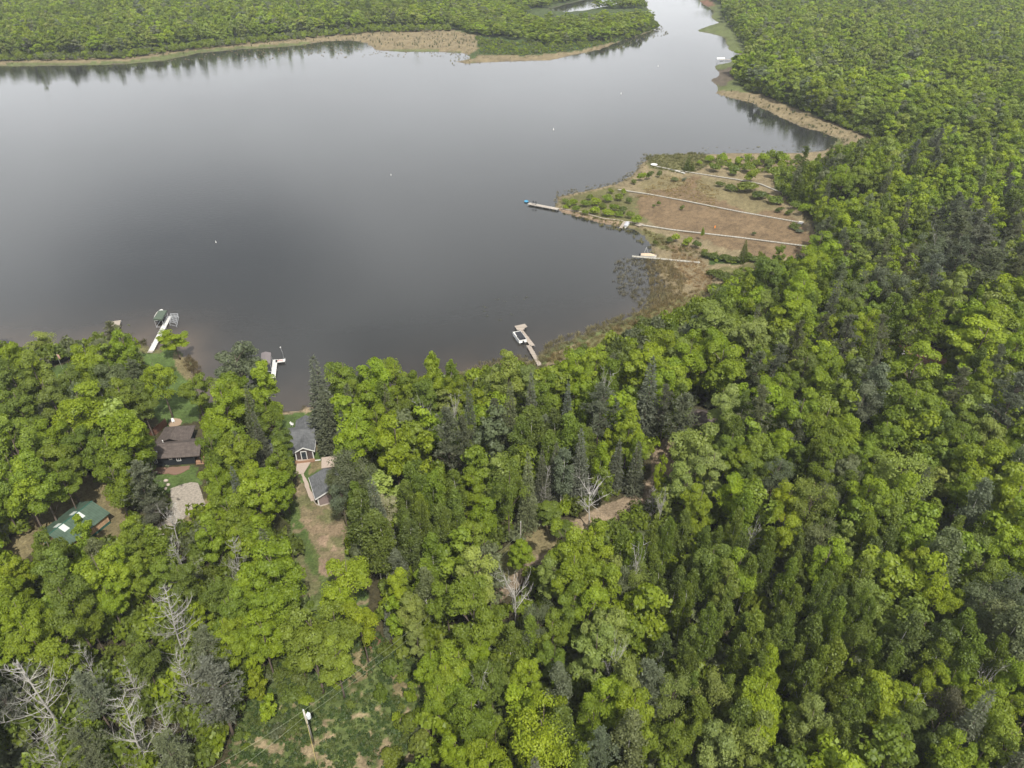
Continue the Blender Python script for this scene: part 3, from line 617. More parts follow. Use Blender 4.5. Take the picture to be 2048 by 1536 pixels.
BUSH = [bush(220 + s)[0] for s in range(4)]
for s in range(4):
    t, b_ = bare(240 + s, m=M_DEAD); PROTO.setdefault('dead', []).append(dict(c=b_, t=t, H=15, R=3.6))
for s in range(3):
    t, b_ = bare(250 + s, Hh=14, kind='spread', r=.18, m=M_DEADW); PROTO.setdefault('bare', []).append(dict(c=b_, t=t, H=13, R=4.2))

# leaf colours --------------------------------------------------------
LC = dict(L=(.232, .298, .016), G=(.182, .238, .020), D=(.118, .150, .026), Y=(.256, .312, .016), S=(.158, .180, .082), O=(.172, .212, .026), K=(.242, .286, .058),
          P=(.130, .142, .074), B=(.170, .182, .108), W=(.42, .41, .29), R=(.30, .18, .12), F=(.148, .194, .024), N=(.130, .130, .068))
CN = dict(L='lime-green', G='mid-green', D='dark-green', Y='yellow-green', S='grey-green', O='olive', K='pale-green', P='brownish-green', B='blue-grey',
          W='creamy-white', R='pinkish-brown', F='deep-green', N='grey-brown')
KN = dict(broad=('broadleaf_tree', 'broadleaf tree'), loose=('broadleaf_tree', 'thinly leafed tree'), aspen=('aspen_tree', 'slender aspen'), spruce=('spruce_tree', 'narrow spruce'), fir=('spruce_tree', 'broad spruce'),
          pine=('pine_tree', 'pine'), dead=('dead_tree', 'leafless dead conifer'), bare=('dead_tree', 'leafless spreading tree'), bush=('shrub', 'shrub'))
GR = dict(broadleaf_tree='broadleaf trees of the near woods', aspen_tree='aspens of the near woods', spruce_tree='spruces among the houses and woods', pine_tree='pines of the near woods',
          dead_tree='standing dead trees', shrub='shrubs in the open ground')
ZC = dict(broad=.66, loose=.66, aspen=.68, spruce=.52, fir=.5, pine=.68, dead=.6, bare=.62, bush=.5)
HR = dict(broad=(6, 19.5, 4, 1.75), loose=(6, 19.5, 4.5, 1.7), aspen=(7, 17.5, 6, 2.0), spruce=(6, 24, 6, 3.0), fir=(6, 19, 5, 1.6), pine=(8, 22, 6, 1.9), dead=(8, 18, 4, 1.9), bare=(7, 15, 5, 1.4), bush=(1, 6, .6, .8))

PLANTS = []     # dict(kind, col, x, y, w (m), H, px, py, size)
def put(kind, c, px, py, wpx, H=None):
    z = 10.0
    for _ in range(4):
        x, y = Pn(px, py, z); wm = wpx * (1.12 if kind in ('broad', 'loose', 'aspen') else 1.22 if kind == 'spruce' else 1.05) / ppm(x, y, z)
        lo, hi, a, b_ = HR[kind]; h = H or min(hi, max(lo, a + b_ * wm)); z = h * ZC[kind] + .8
    PLANTS.append(dict(k=kind, c=c, x=x, y=y, w=wm, H=h, px=px, py=py, s=wpx * wpx, hand=True))
def rows_(kind, s):
    for ln in s.replace('\n', ';').split(';'):
        t = ln.split()
        if not t: continue
        put(kind, t[3], float(t[0]), float(t[1]), float(t[2]), float(t[4]) if len(t) > 4 else None)
rows_('broad', '''18 716 55 L;30 765 70 O;75 755 70 O;200 705 50 S;250 707 55 L;182 738 65 L;147 770 55 O;225 757 60 S;320 757 58 L;347 675 54 L 9;390 776 58 G 15;247 808 70 G;163 825 105 Y;107 800 70 O;42 822 80 F
283 802 60 F;208 845 50 G;257 877 90 L;221 913 75 G;287 893 45 G;228 968 70 G;163 883 60 F;33 893 90 G;82 910 80 G;121 923 70 G;26 955 85 G;75 962 85 G;130 968 58 G;42 975 80 L;108 877 60 L;8 1008 46 L;165 1052 38 L;168 1084 42 G;102 1086 28 F
477 735 90 S;515 744 44 L;534 778 70 L;468 778 60 G;449 822 75 Y;534 836 58 G;561 885 46 F;427 855 55 L;425 904 60 G;487 912 75 G;561 932 62 G;564 959 52 G;504 959 60 L;542 975 70 L;430 959 60 L;438 984 55 L;515 1005 80 L;468 1033 75 G
436 1049 60 L;482 1063 60 L;523 1074 60 G;690 762 70 G;753 765 75 L;712 800 50 G;739 811 60 L;794 762 60 L;812 776 50 G;753 850 50 L;794 828 60 O;851 798 60 F;715 888 85 L;791 899 90 Y;703 1003 18 Y;861 762 52 L;907 775 45 L
1149 754 60 L;1061 771 60 K;1091 792 60 G;1193 731 60 L;1220 743 55 G;1291 734 90 L;1328 768 70 L;1376 724 70 L;1355 712 60 K;1257 860 65 L 18;1274 903 50 L;1220 887 40 L;952 978 55 L;966 1039 65 L;945 1080 60 G;1101 1022 65 F 7;1125 1058 50 F 6;1212 968 36 F
1320 947 28 L 15;1328 998 40 K;1040 1110 48 L 11;1130 1090 80 L;1185 1095 75 L;1150 1150 92 L;1210 1165 85 L;1108 1165 62 K;1178 1225 80 L;1140 1218 70 G;947 1154 95 K;941 1227 110 G;979 1240 70 G;1216 1265 90 K;1195 1300 95 K;1102 1272 66 G;1109 1319 60 G
985 1363 75 F;1058 1357 60 Y;963 1310 45 L;919 1335 80 L;941 1430 90 G;912 1392 70 L;1118 1423 40 L;992 1471 50 G;976 1518 80 L;910 1512 60 L;1286 1487 70 L;1242 1366 80 K;1200 1408 85 L;1264 1430 90 L;1240 1385 70 L
1343 1477 80 G;1438 1493 95 K;1387 1493 70 G;1419 1129 80 O;1444 1177 75 O;1468 1150 75 L;1649 1132 75 L;1522 1350 66 Y 18;1520 1400 90 Y;1510 1445 84 Y;1668 1259 34 L;1503 1493 105 K;1617 1455 80 K;1630 1502 70 G;1617 1414 55 K;1788 1493 85 F;1826 1445 60 F
1866 1477 70 D;2035 1366 70 L;2019 1493 95 G;1899 1522 80 L;1946 1525 60 L;1433 651 90 K;1499 674 70 K;1534 623 50 K;1589 627 75 L;1491 625 40 L;1327 702 60 L;1378 709 60 L;1429 698 66 L;1448 737 80 L;1339 756 72 L;1519 733 55 L;1570 776 50 G
1605 748 66 F;1652 733 60 L;1683 737 45 L;1636 772 55 L;1691 627 58 F;1730 659 50 Y;1827 740 95 L;1802 752 40 L;1956 690 105 Y;1999 651 90 L;2030 698 70 L;1956 639 60 L;1823 819 105 G;1866 842 80 G;1792 819 70 G;1964 764 50 L;1448 815 70 K;1527 787 50 L
1554 784 58 L;1597 834 78 L;1644 854 88 G;1683 873 70 L;1398 912 98 K;1425 944 80 K;1456 897 60 G;1519 912 70 G;1480 932 60 L;1554 905 60 L;1472 990 66 L;1652 932 70 G;1722 932 60 G;1765 881 70 G;1691 944 60 S;1808 1000 78 L;1573 1014 60 Y;1730 1002 78 L
1769 1022 80 G;1948 932 92 L;1988 920 60 L;1913 905 70 G;1925 990 60 G;1976 873 60 K;2011 877 50 L;2034 905 60 G;2023 1010 80 L;1878 873 66 F;1909 854 60 G;1394 1010 66 L;1378 971 66 K;1567 1069 66 Y;1813 1082 60 L;1816 1129 64 Y;1810 1160 50 L
1952 1151 66 O;2019 1104 88 L;1877 1196 66 Y;1911 1208 52 Y;1760 1398 82 Y;1813 1392 60 Y;1854 1360 60 Y;1899 1366 58 L;1952 1414 85 Y;2003 1423 78 Y;108 1122 74 F;127 1154 90 F;206 1150 95 L;240 1148 70 L;221 1202 60 L;46 1150 46 L;19 1154 60 Y;19 1186 60 Y
285 1154 60 G;326 1145 50 G;269 1069 60 G;300 1084 50 G;44 1237 75 L;63 1278 80 L;133 1310 75 L;89 1265 60 L;13 1310 40 L;142 1215 90 F;177 1240 60 G;402 1234 45 L;468 1227 70 G;437 1186 60 F;364 1161 60 F;453 1265 60 L;497 1278 60 L;285 1313 66 F
425 1078 60 L;479 1080 55 L;520 1078 60 L;558 1100 44 G;552 1154 100 L;504 1170 70 L;539 1218 80 L;463 1234 70 G;577 1190 56 G;457 1290 60 L;527 1281 75 L;508 1335 30 Y 9;511 1366 42 Y 9;536 1414 40 Y 7;694 1161 90 Y 16;685 1208 80 Y 15;723 1246 68 Y 15
615 1246 48 G;622 1287 105 G;672 1259 88 G;672 1319 76 G;596 1300 58 G;796 1170 52 Y;792 1227 44 L;827 1224 58 K;833 1272 48 K;894 1202 70 G;859 1335 68 L;894 1366 78 L;875 1392 66 L;1637 490 58 L 13;1615 535 60 L;1694 456 40 L;1502 579 38 L;1533 544 60 F
1602 592 60 L;1574 535 25 L;1558 509 28 F;1685 361 52 L;1716 361 50 G;1906 592 60 K;1017 758 78 K;983 768 50 K;1111 758 42 L''')
rows_('loose', '''701 940 78 S;673 965 48 S;739 967 58 S;684 995 50 S;769 1019 52 W;1017 968 72 O 21;1077 1246 72 S;1645 1082 66 S;1693 1075 45 K;1693 1135 50 K;1943 1107 68 K;1731 1202 72 K;1959 1205 78 S;2016 1202 88 S;1994 1246 78 S
1349 1389 78 K;1422 1392 78 K;1456 1398 40 K;1693 1407 70 O;1896 1414 68 N;1804 963 110 K;1761 951 66 K;1839 959 58 K;1624 1002 78 K;1652 998 50 S;1550 951 58 S;1589 858 56 S;1376 905 60 K;1083 1474 130 Y 18;1277 1167 48 K 16;1707 600 50 S;1748 566 56 S;1795 582 66 S
1859 503 64 S;1732 487 40 K;78 678 52 K 8;78 722 44 N 5;313 1023 50 N 8;1709 1284 66 O;1730 803 58 S;1185 1440 70 L''')
rows_('aspen', '''827 970 48 F;865 989 50 G;844 995 46 F;878 985 46 G;912 985 44 F;813 1002 42 F;841 1046 44 F;878 1052 46 F;820 1086 50 D;868 1110 50 F;912 1025 46 F;843 1030 40 G;810 1055 42 D;895 1060 40 F;1200 924 38 L;865 748 40 L;900 762 38 G
723 1036 62 D;750 1074 66 D;764 1088 60 D;818 1082 48 F;852 1183 50 S;1763 1097 48 D;1883 1113 70 S;1740 1120 45 D;1780 1060 45 F;1068 863 60 F;1040 880 50 F;1139 876 66 F;1110 868 50 D;1749 776 58 S;1780 631 50 F;1644 383 30 L 12;1621 386 22 Y 9;1956 1014 60 S;2034 944 52 S
1984 1313 46 F;1937 1319 56 F;1914 1271 56 F;1861 1287 60 D;1804 1278 66 D;1655 1335 66 O;1608 1360 52 F;1617 1281 52 F;1567 1271 46 F;1503 1271 58 G;1472 1313 46 F;2028 1278 80 S;1693 1450 60 F;1674 1493 56 F;1702 1400 50 G''')
rows_('pine', '''231 676 58 P 13;277 757 52 P 15;895 873 78 P 22;922 890 60 P 20;990 843 54 P;1200 822 86 P 18;1359 832 80 P 17;1550 733 55 P;1589 686 50 P;1640 670 44 P;1691 678 56 P;1757 674 52 P;1859 640 92 G 22;1909 784 58 P;1991 741 56 P;2015 811 92 P
1606 323 34 D 18;1659 315 28 P 15;1906 471 90 P;1954 503 84 P;1970 551 98 P;1912 525 66 P;1764 519 54 P;1805 535 54 P;1860 560 66 P;1830 600 56 D;1330 815 50 P;283 972 80 S 15''')
rows_('spruce', '''505 850 40 P 19;525 892 38 N 16;643 796 60 P 21;658 842 56 P 18;700 832 44 P 16;780 841 32 P;1294 805 54 P 22;1017 848 44 P 21;1064 822 36 P;1135 829 28 B;1162 930 42 B 17;1230 930 34 P 13;1272 938 38 P 13;1111 950 38 P 15;1056 985 40 B 19;1596 376 26 D 12
1490 500 19 D 8;777 1240 22 B 8;1376 322 13 D 7;1386 330 9 D 4;1734 713 36 D;553 1047 38 N 5;1691 506 26 R 9;940 850 36 P;690 880 36 P 14;1085 960 34 P 15''')
rows_('pine', '''408 1313 84 B 16;432 1380 125 B 17;187 1392 80 B 14;177 1503 88 B 13;342 1509 84 B 13;13 1404 64 B 13;1194 1509 80 S 15''')
rows_('fir', '310 985 46 D 9')
rows_('dead', '''361 1123 46 N 14;478 1132 50 N 15;342 1245 76 N 18;367 1357 66 N 14;82 1390 120 N 17;260 1461 86 N 16;266 1366 52 N 12;332 1458 56 N 12;184 1340 40 N 14;110 1500 70 N 12;1090 972 26 N 12;1306 1005 28 N 9''')
rows_('bare', '''1183 992 76 N 14;1030 1190 78 N 16;1277 1130 46 N 17;1206 782 52 N 17;851 838 42 N 15;909 822 34 N 15;338 1035 56 N 12;1810 1430 46 N 12;1960 1375 44 N 14;1230 1330 50 N 17;1980 965 44 N 12;1500 1075 40 N 13;1255 1475 40 N 10;955 1385 40 N 14;1325 1010 34 N 12;1870 500 40 N 18;215 60 16 N 16''')
rows_('bush', '''140 695 56 D 6;115 702 48 D 6;160 714 44 D 5;345 735 11 D;820 1392 28 L 3;792 1433 24 Y 3;672 1373 20 Y 2.5;623 1401 14 Y 2;780 1335 54 F 4.5;761 1385 38 F 3.5;770 1300 34 F 3;820 1440 60 O 3;850 1490 70 O 3.5;790 1510 60 O 3;845 1420 44 F 3
1422 313 22 L 5;1476 318 16 L 5;1495 316 12 G 6;1440 322 22 O 4;1460 328 24 O 4;1515 322 26 O 5;1540 322 26 O 5;1565 325 24 L 5;1585 335 24 G 5;1625 325 24 L 5;1400 322 14 L 3;1430 330 30 F 5;1448 312 26 L 6;1470 336 30 F 5;1500 330 34 G 6;1528 312 30 L 6;1550 340 34 G 6;1570 312 34 L 6;1590 355 34 G 7;1610 345 34 L 7;1625 360 34 G 7;1575 372 30 L 6;1560 355 26 F 5;1640 330 30 G 6;1600 392 30 G 6;1612 415 30 L 6;1590 405 26 F 5;1495 368 56 O 5;1460 370 34 D 3.5;1440 364 24 D 3;1520 385 44 D 4;1550 395 36 F 4;1505 345 32 L 8
1138 404 20 G 3;1150 399 22 L 3.5;1170 402 26 G 4;1195 398 28 L 4;1215 392 24 G 4;1180 390 20 F 3;1188 415 26 L 4;1205 408 22 F 3;1214 420 30 L 4;1230 410 24 G 4;1155 412 22 F 3.5;1238 424 20 G 3;1170 420 18 G 3;1130 410 14 L 2.5;1222 378 16 G 3;1248 380 16 L 3.5;1245 415 26 D 3.5;1260 425 22 F 4;1275 433 26 L 5;1238 390 24 G 3.5;1258 397 18 D 3;1284 348 20 L 5;1300 345 18 D 5;1318 343 14 D 4;1268 360 14 D 3
1365 411 13 D 2.4;1318 403 11 D 2.5;1308 408 9 D 2;1350 355 20 S 2;1369 355 12 S 2;1130 398 18 F 3;1406 462 9 G 6;1354 470 24 L 4;1376 478 26 L 4;1395 484 24 D 3.5;1340 476 18 D 3;1310 480 12 D 3;1413 505 24 D 3;1430 508 28 D 3;1450 510 30 D 3;1470 514 28 D 3;1510 518 30 D 3;1500 512 20 F 4
1430 540 34 D 3.5;1450 550 40 D 3.5;1475 548 34 O 3;1430 575 34 D 4;1450 580 40 D 4;1430 605 30 F 5;1290 645 44 D 4;1325 640 34 D 3.5;1255 665 26 D 3;1350 655 30 F 5;1170 690 22 D 3;1235 690 44 D 8;1260 670 30 S 5;1510 463 12 S 2;1590 448 26 D 3;1600 458 20 S 2;1560 415 20 D 3
1580 420 20 D 3;440 1330 30 F 3;400 1420 34 F 3;560 1350 40 F 3;600 1350 44 D 3;640 1370 40 D 3;580 1390 46 F 2.5;640 1330 40 F 3;545 1330 34 D 3;700 1410 24 F 2;480 1470 34 F 2;430 1500 40 D 2.5;605 1430 26 F 2;520 1440 30 D 2''')

# trees that fill the woods between the ones above ----------------------
OPEN = [pts(s) for s in ('1290,880 1352,880 1362,960 1300,985', 
 '-900,145 -900,118 0,118 250,112 330,100 430,90 600,72 750,60 900,58 960,72 1100,92 1220,82 1290,62 1310,40 1345,60 1250,104 900,137 500,140',
 '1376,-60 1400,-20 1440,10 1447,40 1475,68 1495,97 1503,125 1462,150 1497,183 1600,223 1700,262 1765,285 1850,300 1850,335 1700,345 1650,320 1500,225 1380,190 1370,70',
 '1090,400 1280,300 1600,296 1690,290 1700,330 1560,345 1550,390 1580,400 1625,440 1645,490 1610,525 1530,535 1500,575 1430,590 1420,605 1330,645 1250,685 1180,715 1090,745 1040,748 980,752 900,758 890,700 1200,600 1280,560',
 '548,815 640,812 668,880 700,990 708,1100 735,1195 755,1270 790,1310 860,1330 850,1400 880,1600 380,1600 470,1440 540,1330 600,1290 585,1200 590,1100 552,990 535,930',
 '290,840 320,735 400,740 424,840 424,900 434,1000 404,1045 330,1068 290,1040 296,930', '262,690 385,690 405,760 385,840 325,840 285,740', '90,735 205,700 190,745 110,775 60,770',
 '0,1115 60,1040 150,950 200,950 262,1040 245,1095 90,1112 20,1155',
 '980,1200 1050,1110 1020,1040 1110,1042 1160,1022 1270,975 1330,922 1354,930 1348,965 1300,1012 1180,1072 1100,1125 1010,1215', '945,1125 1030,1085 1060,1130 990,1175 945,1165',
 '1790,690 1870,700 1900,735 1800,735', '1050,18 1320,18 1320,40 1050,46', '745,1180 770,1180 778,1290 740,1290', '1395,825 1440,825 1440,860 1395,860')]
VISIBLE = [pts(s) for s in (   # parts of the open ground and water that no extra crown may cover
 '0,0 0,704 55,690 60,655 100,670 160,685 215,650 250,655 285,690 330,650 372,672 370,700 392,745 425,770 430,728 480,706 555,728 578,780 560,812 612,812 612,770 640,715 690,738 740,740 820,762 870,732 900,750 950,740 1050,722 1090,728 1180,690 1300,650 1420,600 1435,560 1500,535 1570,530 1620,500 1612,430 1560,400 1540,350 1590,340 1640,300 1675,270 1700,250 1600,215 1500,165 1470,110 1440,60 1420,0 1310,20 1290,70 1100,90 900,62 600,75 300,108 0,122',
 '555,815 612,815 632,830 640,930 665,935 668,985 690,1010 700,1100 690,1140 600,1240 590,1180 560,1010 545,980 545,930',
 '300,830 380,845 400,870 405,915 385,940 410,1010 398,1030 330,1060 320,1000 295,940', '60,1085 150,995 235,1000 240,1050 210,1080 90,1085', '150,950 200,960 190,1000 150,1000', '0,1110 90,1040 110,1060 40,1130',
 '290,690 390,760 410,840 350,840 330,760', '600,1380 760,1320 830,1330 850,1400 800,1536 400,1536 560,1430', '1780,685 1880,695 1910,730 1800,735', '1030,1045 1115,1050 1120,1095 1050,1120', '1150,1062 1250,1000 1340,930 1350,965 1220,1060', '1300,870 1345,900 1350,960 1320,960 1295,920', '1385,815 1430,815 1430,842 1385,842', '100,745 180,730 150,765 90,765', '0,1335 200,1335 300,1220 390,1190 400,1300 520,1380 520,1540 0,1540', '690,1150 780,1180 790,1300 740,1290')]
ELX = np.array([r * cos(t * pi / 4 + r) for r in (0, .4, .75, 1) for t in range(8)]); ELY = np.array([r * sin(t * pi / 4 + r) for r in (0, .4, .75, 1) for t in range(8)])
DARKZ = pts('1225,1045 1480,1040 1560,1075 1700,1180 1740,1290 1760,1380 1680,1460 1600,1480 1570,1350 1470,1330 1440,1380 1310,1370 1290,1290 1300,1200 1230,1130')
HX = {}
def hx(x, y): return (int(x // 8), int(y // 8))
for p in PLANTS: HX.setdefault(hx(p['x'], p['y']), []).append(p)
def near(x, y, r, f):
    i, j = hx(x, y)
    for a in range(i - 1, i + 2):
        for b_ in range(j - 1, j + 2):
            for q in HX.get((a, b_), ()):
                if (q['x'] - x) ** 2 + (q['y'] - y) ** 2 < ((r + q['w'] / 2) * f) ** 2: return True
    return False
FAR = []      # (x, y, z, scale, rot, colour)
gf = np.random.default_rng(5)
def pick(px, py, x, y):
    n = float(vnoise(x, y, 28, 41)); u = gf.uniform()
    if inpoly(np.array(px), np.array(py) - 85, DARKZ): return ('aspen', 'F' if u < .75 else 'D')
    if 450 < py < 640 and px > 1840 and u < .35: return ('pine', 'P')
    if py < 330 and u < .72: return ('broad', gf.choice(['G', 'K', 'L', 'F', 'S', 'O'], p=[.28, .2, .22, .14, .08, .08]))
    if u < .05 + .06 * (n > .35): return ('pine' if gf.uniform() < .6 else 'spruce', 'P')
    if u < .34 - .2 * n: return ('aspen', gf.choice(['F', 'F', 'G', 'F', 'S']))
    return ('broad', gf.choice(['L', 'G', 'K', 'L', 'G', 'F', 'O', 'S', 'Y'], p=[.24, .24, .12, .1, .1, .1, .05, .05, .0]))
step = 5.2
gx, gy = np.meshgrid(np.arange(-720, 900, step), np.arange(40, 1250, step))
gx = (gx + gf.uniform(-.42, .42, gx.shape) * step).ravel(); gy = (gy + gf.uniform(-.42, .42, gy.shape) * step).ravel()
ppx, ppy, _ = proj(gx, gy, 1.0)
ok = (ppx > -420) & (ppx < 2470) & (ppy < 1900) & ((gy > 330) | ((ppx > -160) & (ppx < 2210)))
gx, gy, ppx, ppy = gx[ok], gy[ok], ppx[ok], ppy[ok]
sd = shore(gx, gy); ok = sd > 4
for o_ in OPEN: ok &= ~inpoly(ppx, ppy, o_)
gx, gy, ppx, ppy = gx[ok], gy[ok], ppx[ok], ppy[ok]
nz = vnoise(gx, gy, 60, 51)
dzx, dzy = Pn(np.array(DARKZ)[:, 0], np.array(DARKZ)[:, 1] + 85, 1.0); s3 = 3.5
ex, ey = np.meshgrid(np.arange(dzx.min(), dzx.max(), s3), np.arange(dzy.min(), dzy.max(), s3)); ex = (ex + gf.uniform(-.62, .62, ex.shape) * s3).ravel(); ey = (ey + gf.uniform(-.62, .62, ey.shape) * s3).ravel()
epx, epy, _ = proj(ex, ey, 1.0); m_ = inpoly(epx, epy - 85, DARKZ); o2 = ~inpoly(ppx, ppy - 85, DARKZ)
gx = np.concatenate([gx[o2], ex[m_]]); gy = np.concatenate([gy[o2], ey[m_]]); ppx = np.concatenate([ppx[o2], epx[m_]]); ppy = np.concatenate([ppy[o2], epy[m_]]); nz = gx
for x, y, a, b_, nn in zip(gx, gy, ppx, ppy, nz):
    k, c = pick(a, b_, x, y)
    dz_ = bool(inpoly(np.array(a), np.array(b_) - 85, DARKZ))
    wm = {'broad': gf.uniform(5.6, 9.6), 'aspen': gf.uniform(4, 5.6), 'spruce': gf.uniform(4, 5.5), 'pine': gf.uniform(6, 8.5)}[k]
    if dz_: wm = gf.uniform(2.9, 4.0)
    lo, hi, p0, p1 = HR[k]; h = min(hi, p0 + p1 * wm) * gf.uniform(.7, 1.0)
    if dz_: h = gf.uniform(10.5, 16.5)
    if 900 < a < 1320 and b_ < 120: h *= .62
    if y > 300 and k == 'broad':
        if gf.uniform() < .3: continue
        wm *= gf.uniform(.75, 1.45); h *= gf.uniform(.8, 1.12)
    cx_, cy_, dep = proj(x, y, h * .68); tx, ty, _ = proj(x, y, h + .8)
    if y < 330:
        if near(x, y, wm / 2, .44 if k != 'aspen' else .36): continue
        rp_ = wm * .46 * F / dep; rq_ = h * .3 * F / dep
        ex_ = cx_ + rp_ * ELX; ey_ = cy_ + rq_ * ELY
        if any(inpoly(ex_, ey_, v).any() for v in VISIBLE): continue
    d = dict(k=k, c=c, x=x, y=y, w=wm, H=h, px=cx_, py=cy_, s=(wm * F / dep) ** 2, hand=False)
    if y < 330: HX.setdefault(hx(x, y), []).append(d)
    if -60 < cx_ < 2110 and -20 < cy_ < 1600 and y < 330: PLANTS.append(d)
    else: FAR.append(d)
# the largest of each kind are built one by one, the rest become the wood
LIM = dict(broadleaf_tree=298, aspen_tree=250, spruce_tree=120, pine_tree=120, dead_tree=60, shrub=200)
PLANTS.sort(key=lambda p: (-p['hand'], -p['s']))
cnt = {}; NEAR_T = []
for p in PLANTS:
    n = KN[p['k']][0]; cnt[n] = cnt.get(n, 0) + 1
    if cnt[n] <= LIM[n]: NEAR_T.append(p)
    else: FAR.append(p)
print('near', {k: min(v, LIM[k]) for k, v in cnt.items()}, 'all', cnt, 'far', len(FAR))

# unique descriptions ---------------------------------------------------
MARKS = [('the brown-roofed house', 350, 888), ('the grey-roofed cottage', 600, 865), ('the grey garage', 645, 965), ('the green metal roof', 150, 1040), ('the gravel parking pad', 375, 1005),
 ('the long white dock', 318, 665), ('the L-shaped dock', 555, 722), ('the pontoon boat', 1048, 680), ('the utility pole', 618, 1455), ('the grassy drive', 640, 1110),
 ('the beige covered boat', 1310, 512), ('the middle boardwalk', 1430, 410), ('the near boardwalk', 1450, 468), ('the far boardwalk', 1390, 345), ('the sandy beach', 585, 823),
 ('the dirt road bend', 1320, 965), ('the little dirt clearing', 1075, 1080), ('the brown cabin roof', 1408, 830), ('the white parked truck', 1790, 706), ('the snapped white trunk', 1090, 965),
 ('the creamy blossoming tree', 769, 1019), ('the tallest yellow-green tree', 1520, 1400), ('the dark aspen stand', 1400, 1200), ('the largest bleached dead conifer', 82, 1390), ('the big blue-grey spruce', 430, 1385),
 ('the large bottom-edge yellow tree', 1083, 1474), ('the lower-right yellow crowns', 1790, 1395), ('the bottom right corner', 2048, 1536), ('the right edge midpoint', 2048, 800),
 ('the biggest green pine', 1859, 640), ('the dark pine clump', 1940, 520), ('the broad pale loose crowns', 1804, 963), ('the silvery right-edge grove', 1990, 1215),
 ('the crown beside the road', 1398, 912), ('the road-fork lime crowns', 1150, 1150), ('the tall bare-trunked olive tree', 1017, 968), ('the bottom left corner', 0, 1536), ('the left edge midpoint', 0, 850),
 ('the bottom edge midpoint', 1300, 1536), ('the narrow bay', 1650, 285), ('the tall cottage spruces', 650, 800), ('the left-centre aspen clump', 860, 1030)]
ORD = 'nearest second third fourth fifth sixth seventh eighth ninth tenth eleventh twelfth thirteenth fourteenth fifteenth sixteenth seventeenth eighteenth nineteenth twentieth'.split()
def side(dx, dy):
    a = math.degrees(math.atan2(-dy, dx)) % 360
    return ['right of', 'above right of', 'above', 'above left of', 'left of', 'below left of', 'below', 'below right of'][int((a + 22.5) // 45) % 8]
groups = {}
for p in NEAR_T:
    best = min(MARKS, key=lambda m: (m[1] - p['px']) ** 2 + (m[2] - p['py']) ** 2)
    dx, dy = p['px'] - best[1], p['py'] - best[2]; p['dist'] = dx * dx + dy * dy
    wh = 'at' if p['dist'] < 18 ** 2 else side(dx, dy)
    sz = '' if p['k'] in ('bush',) else ('big ' if p['w'] > 8.2 and p['k'] in ('broad', 'loose', 'pine') else 'small ' if p['H'] < 10 else '')
    p['desc'] = (sz + ('white-limbed ' if p['k'] == 'bare' else '' if p['k'] == 'dead' else CN[p['c']] + ' ') + KN[p['k']][1]); p['where'] = (wh, best[0])
    groups.setdefault((p['desc'], wh, best[0]), []).append(p)
for (d_, wh, mk), l in groups.items():
    l.sort(key=lambda p: p['dist'])
    for i, p in enumerate(l):
        p['label'] = f'{d_} {wh} {mk}' if len(l) == 1 else f'{d_}, {ORD[min(i, 19)]} such {wh} {mk}'
rk = {}
for i, p in enumerate(NEAR_T):
    name = KN[p['k']][0]; g = random.Random(i * 7 + 3); z = gz(p['x'], p['y'])
    if p['k'] == 'bush':
        me = BUSH[g.randrange(4)]; o = link(name, me); o.location = (p['x'], p['y'], max(z, 0) - .05); o.rotation_euler = (0, 0, g.uniform(0, 6.28))
        o.scale = (p['w'] / 3.3, p['w'] / 3.3, p['H'] / 2.4); leaf = o
        root = o; tag(o, p['label'], 'shrub', GR[name])
    else:
        pr = PROTO[p['k']]; q = pr[rk.setdefault(p['k'], 0) % len(pr)] if p['k'] not in ('broad',) else pr[g.randrange(len(pr))]; rk[p['k']] = rk.get(p['k'], 0) + 1
        root = thing(name, p['label'], 'tree', (p['x'], p['y'], z), g.uniform(0, 6.28), GR[name])
        root.rotation_euler.x = g.uniform(-.03, .03); root.rotation_euler.y = g.uniform(-.03, .03)
        s = p['w'] / (2 * q['R']); root.scale = (s, s, p['H'] / q['H'])
        t = link('trunk', q['t'], root); leaf = link('boughs' if p['k'] in ('dead', 'bare') else 'crown', q['c'], root)
    c = LC[p['c']]; j = g.uniform(.88, 1.1); jr = g.uniform(.93, 1.04)
    leaf['leafcol'] = (c[0] * j * jr, c[1] * j, c[2] * j * g.uniform(.8, 1.3))

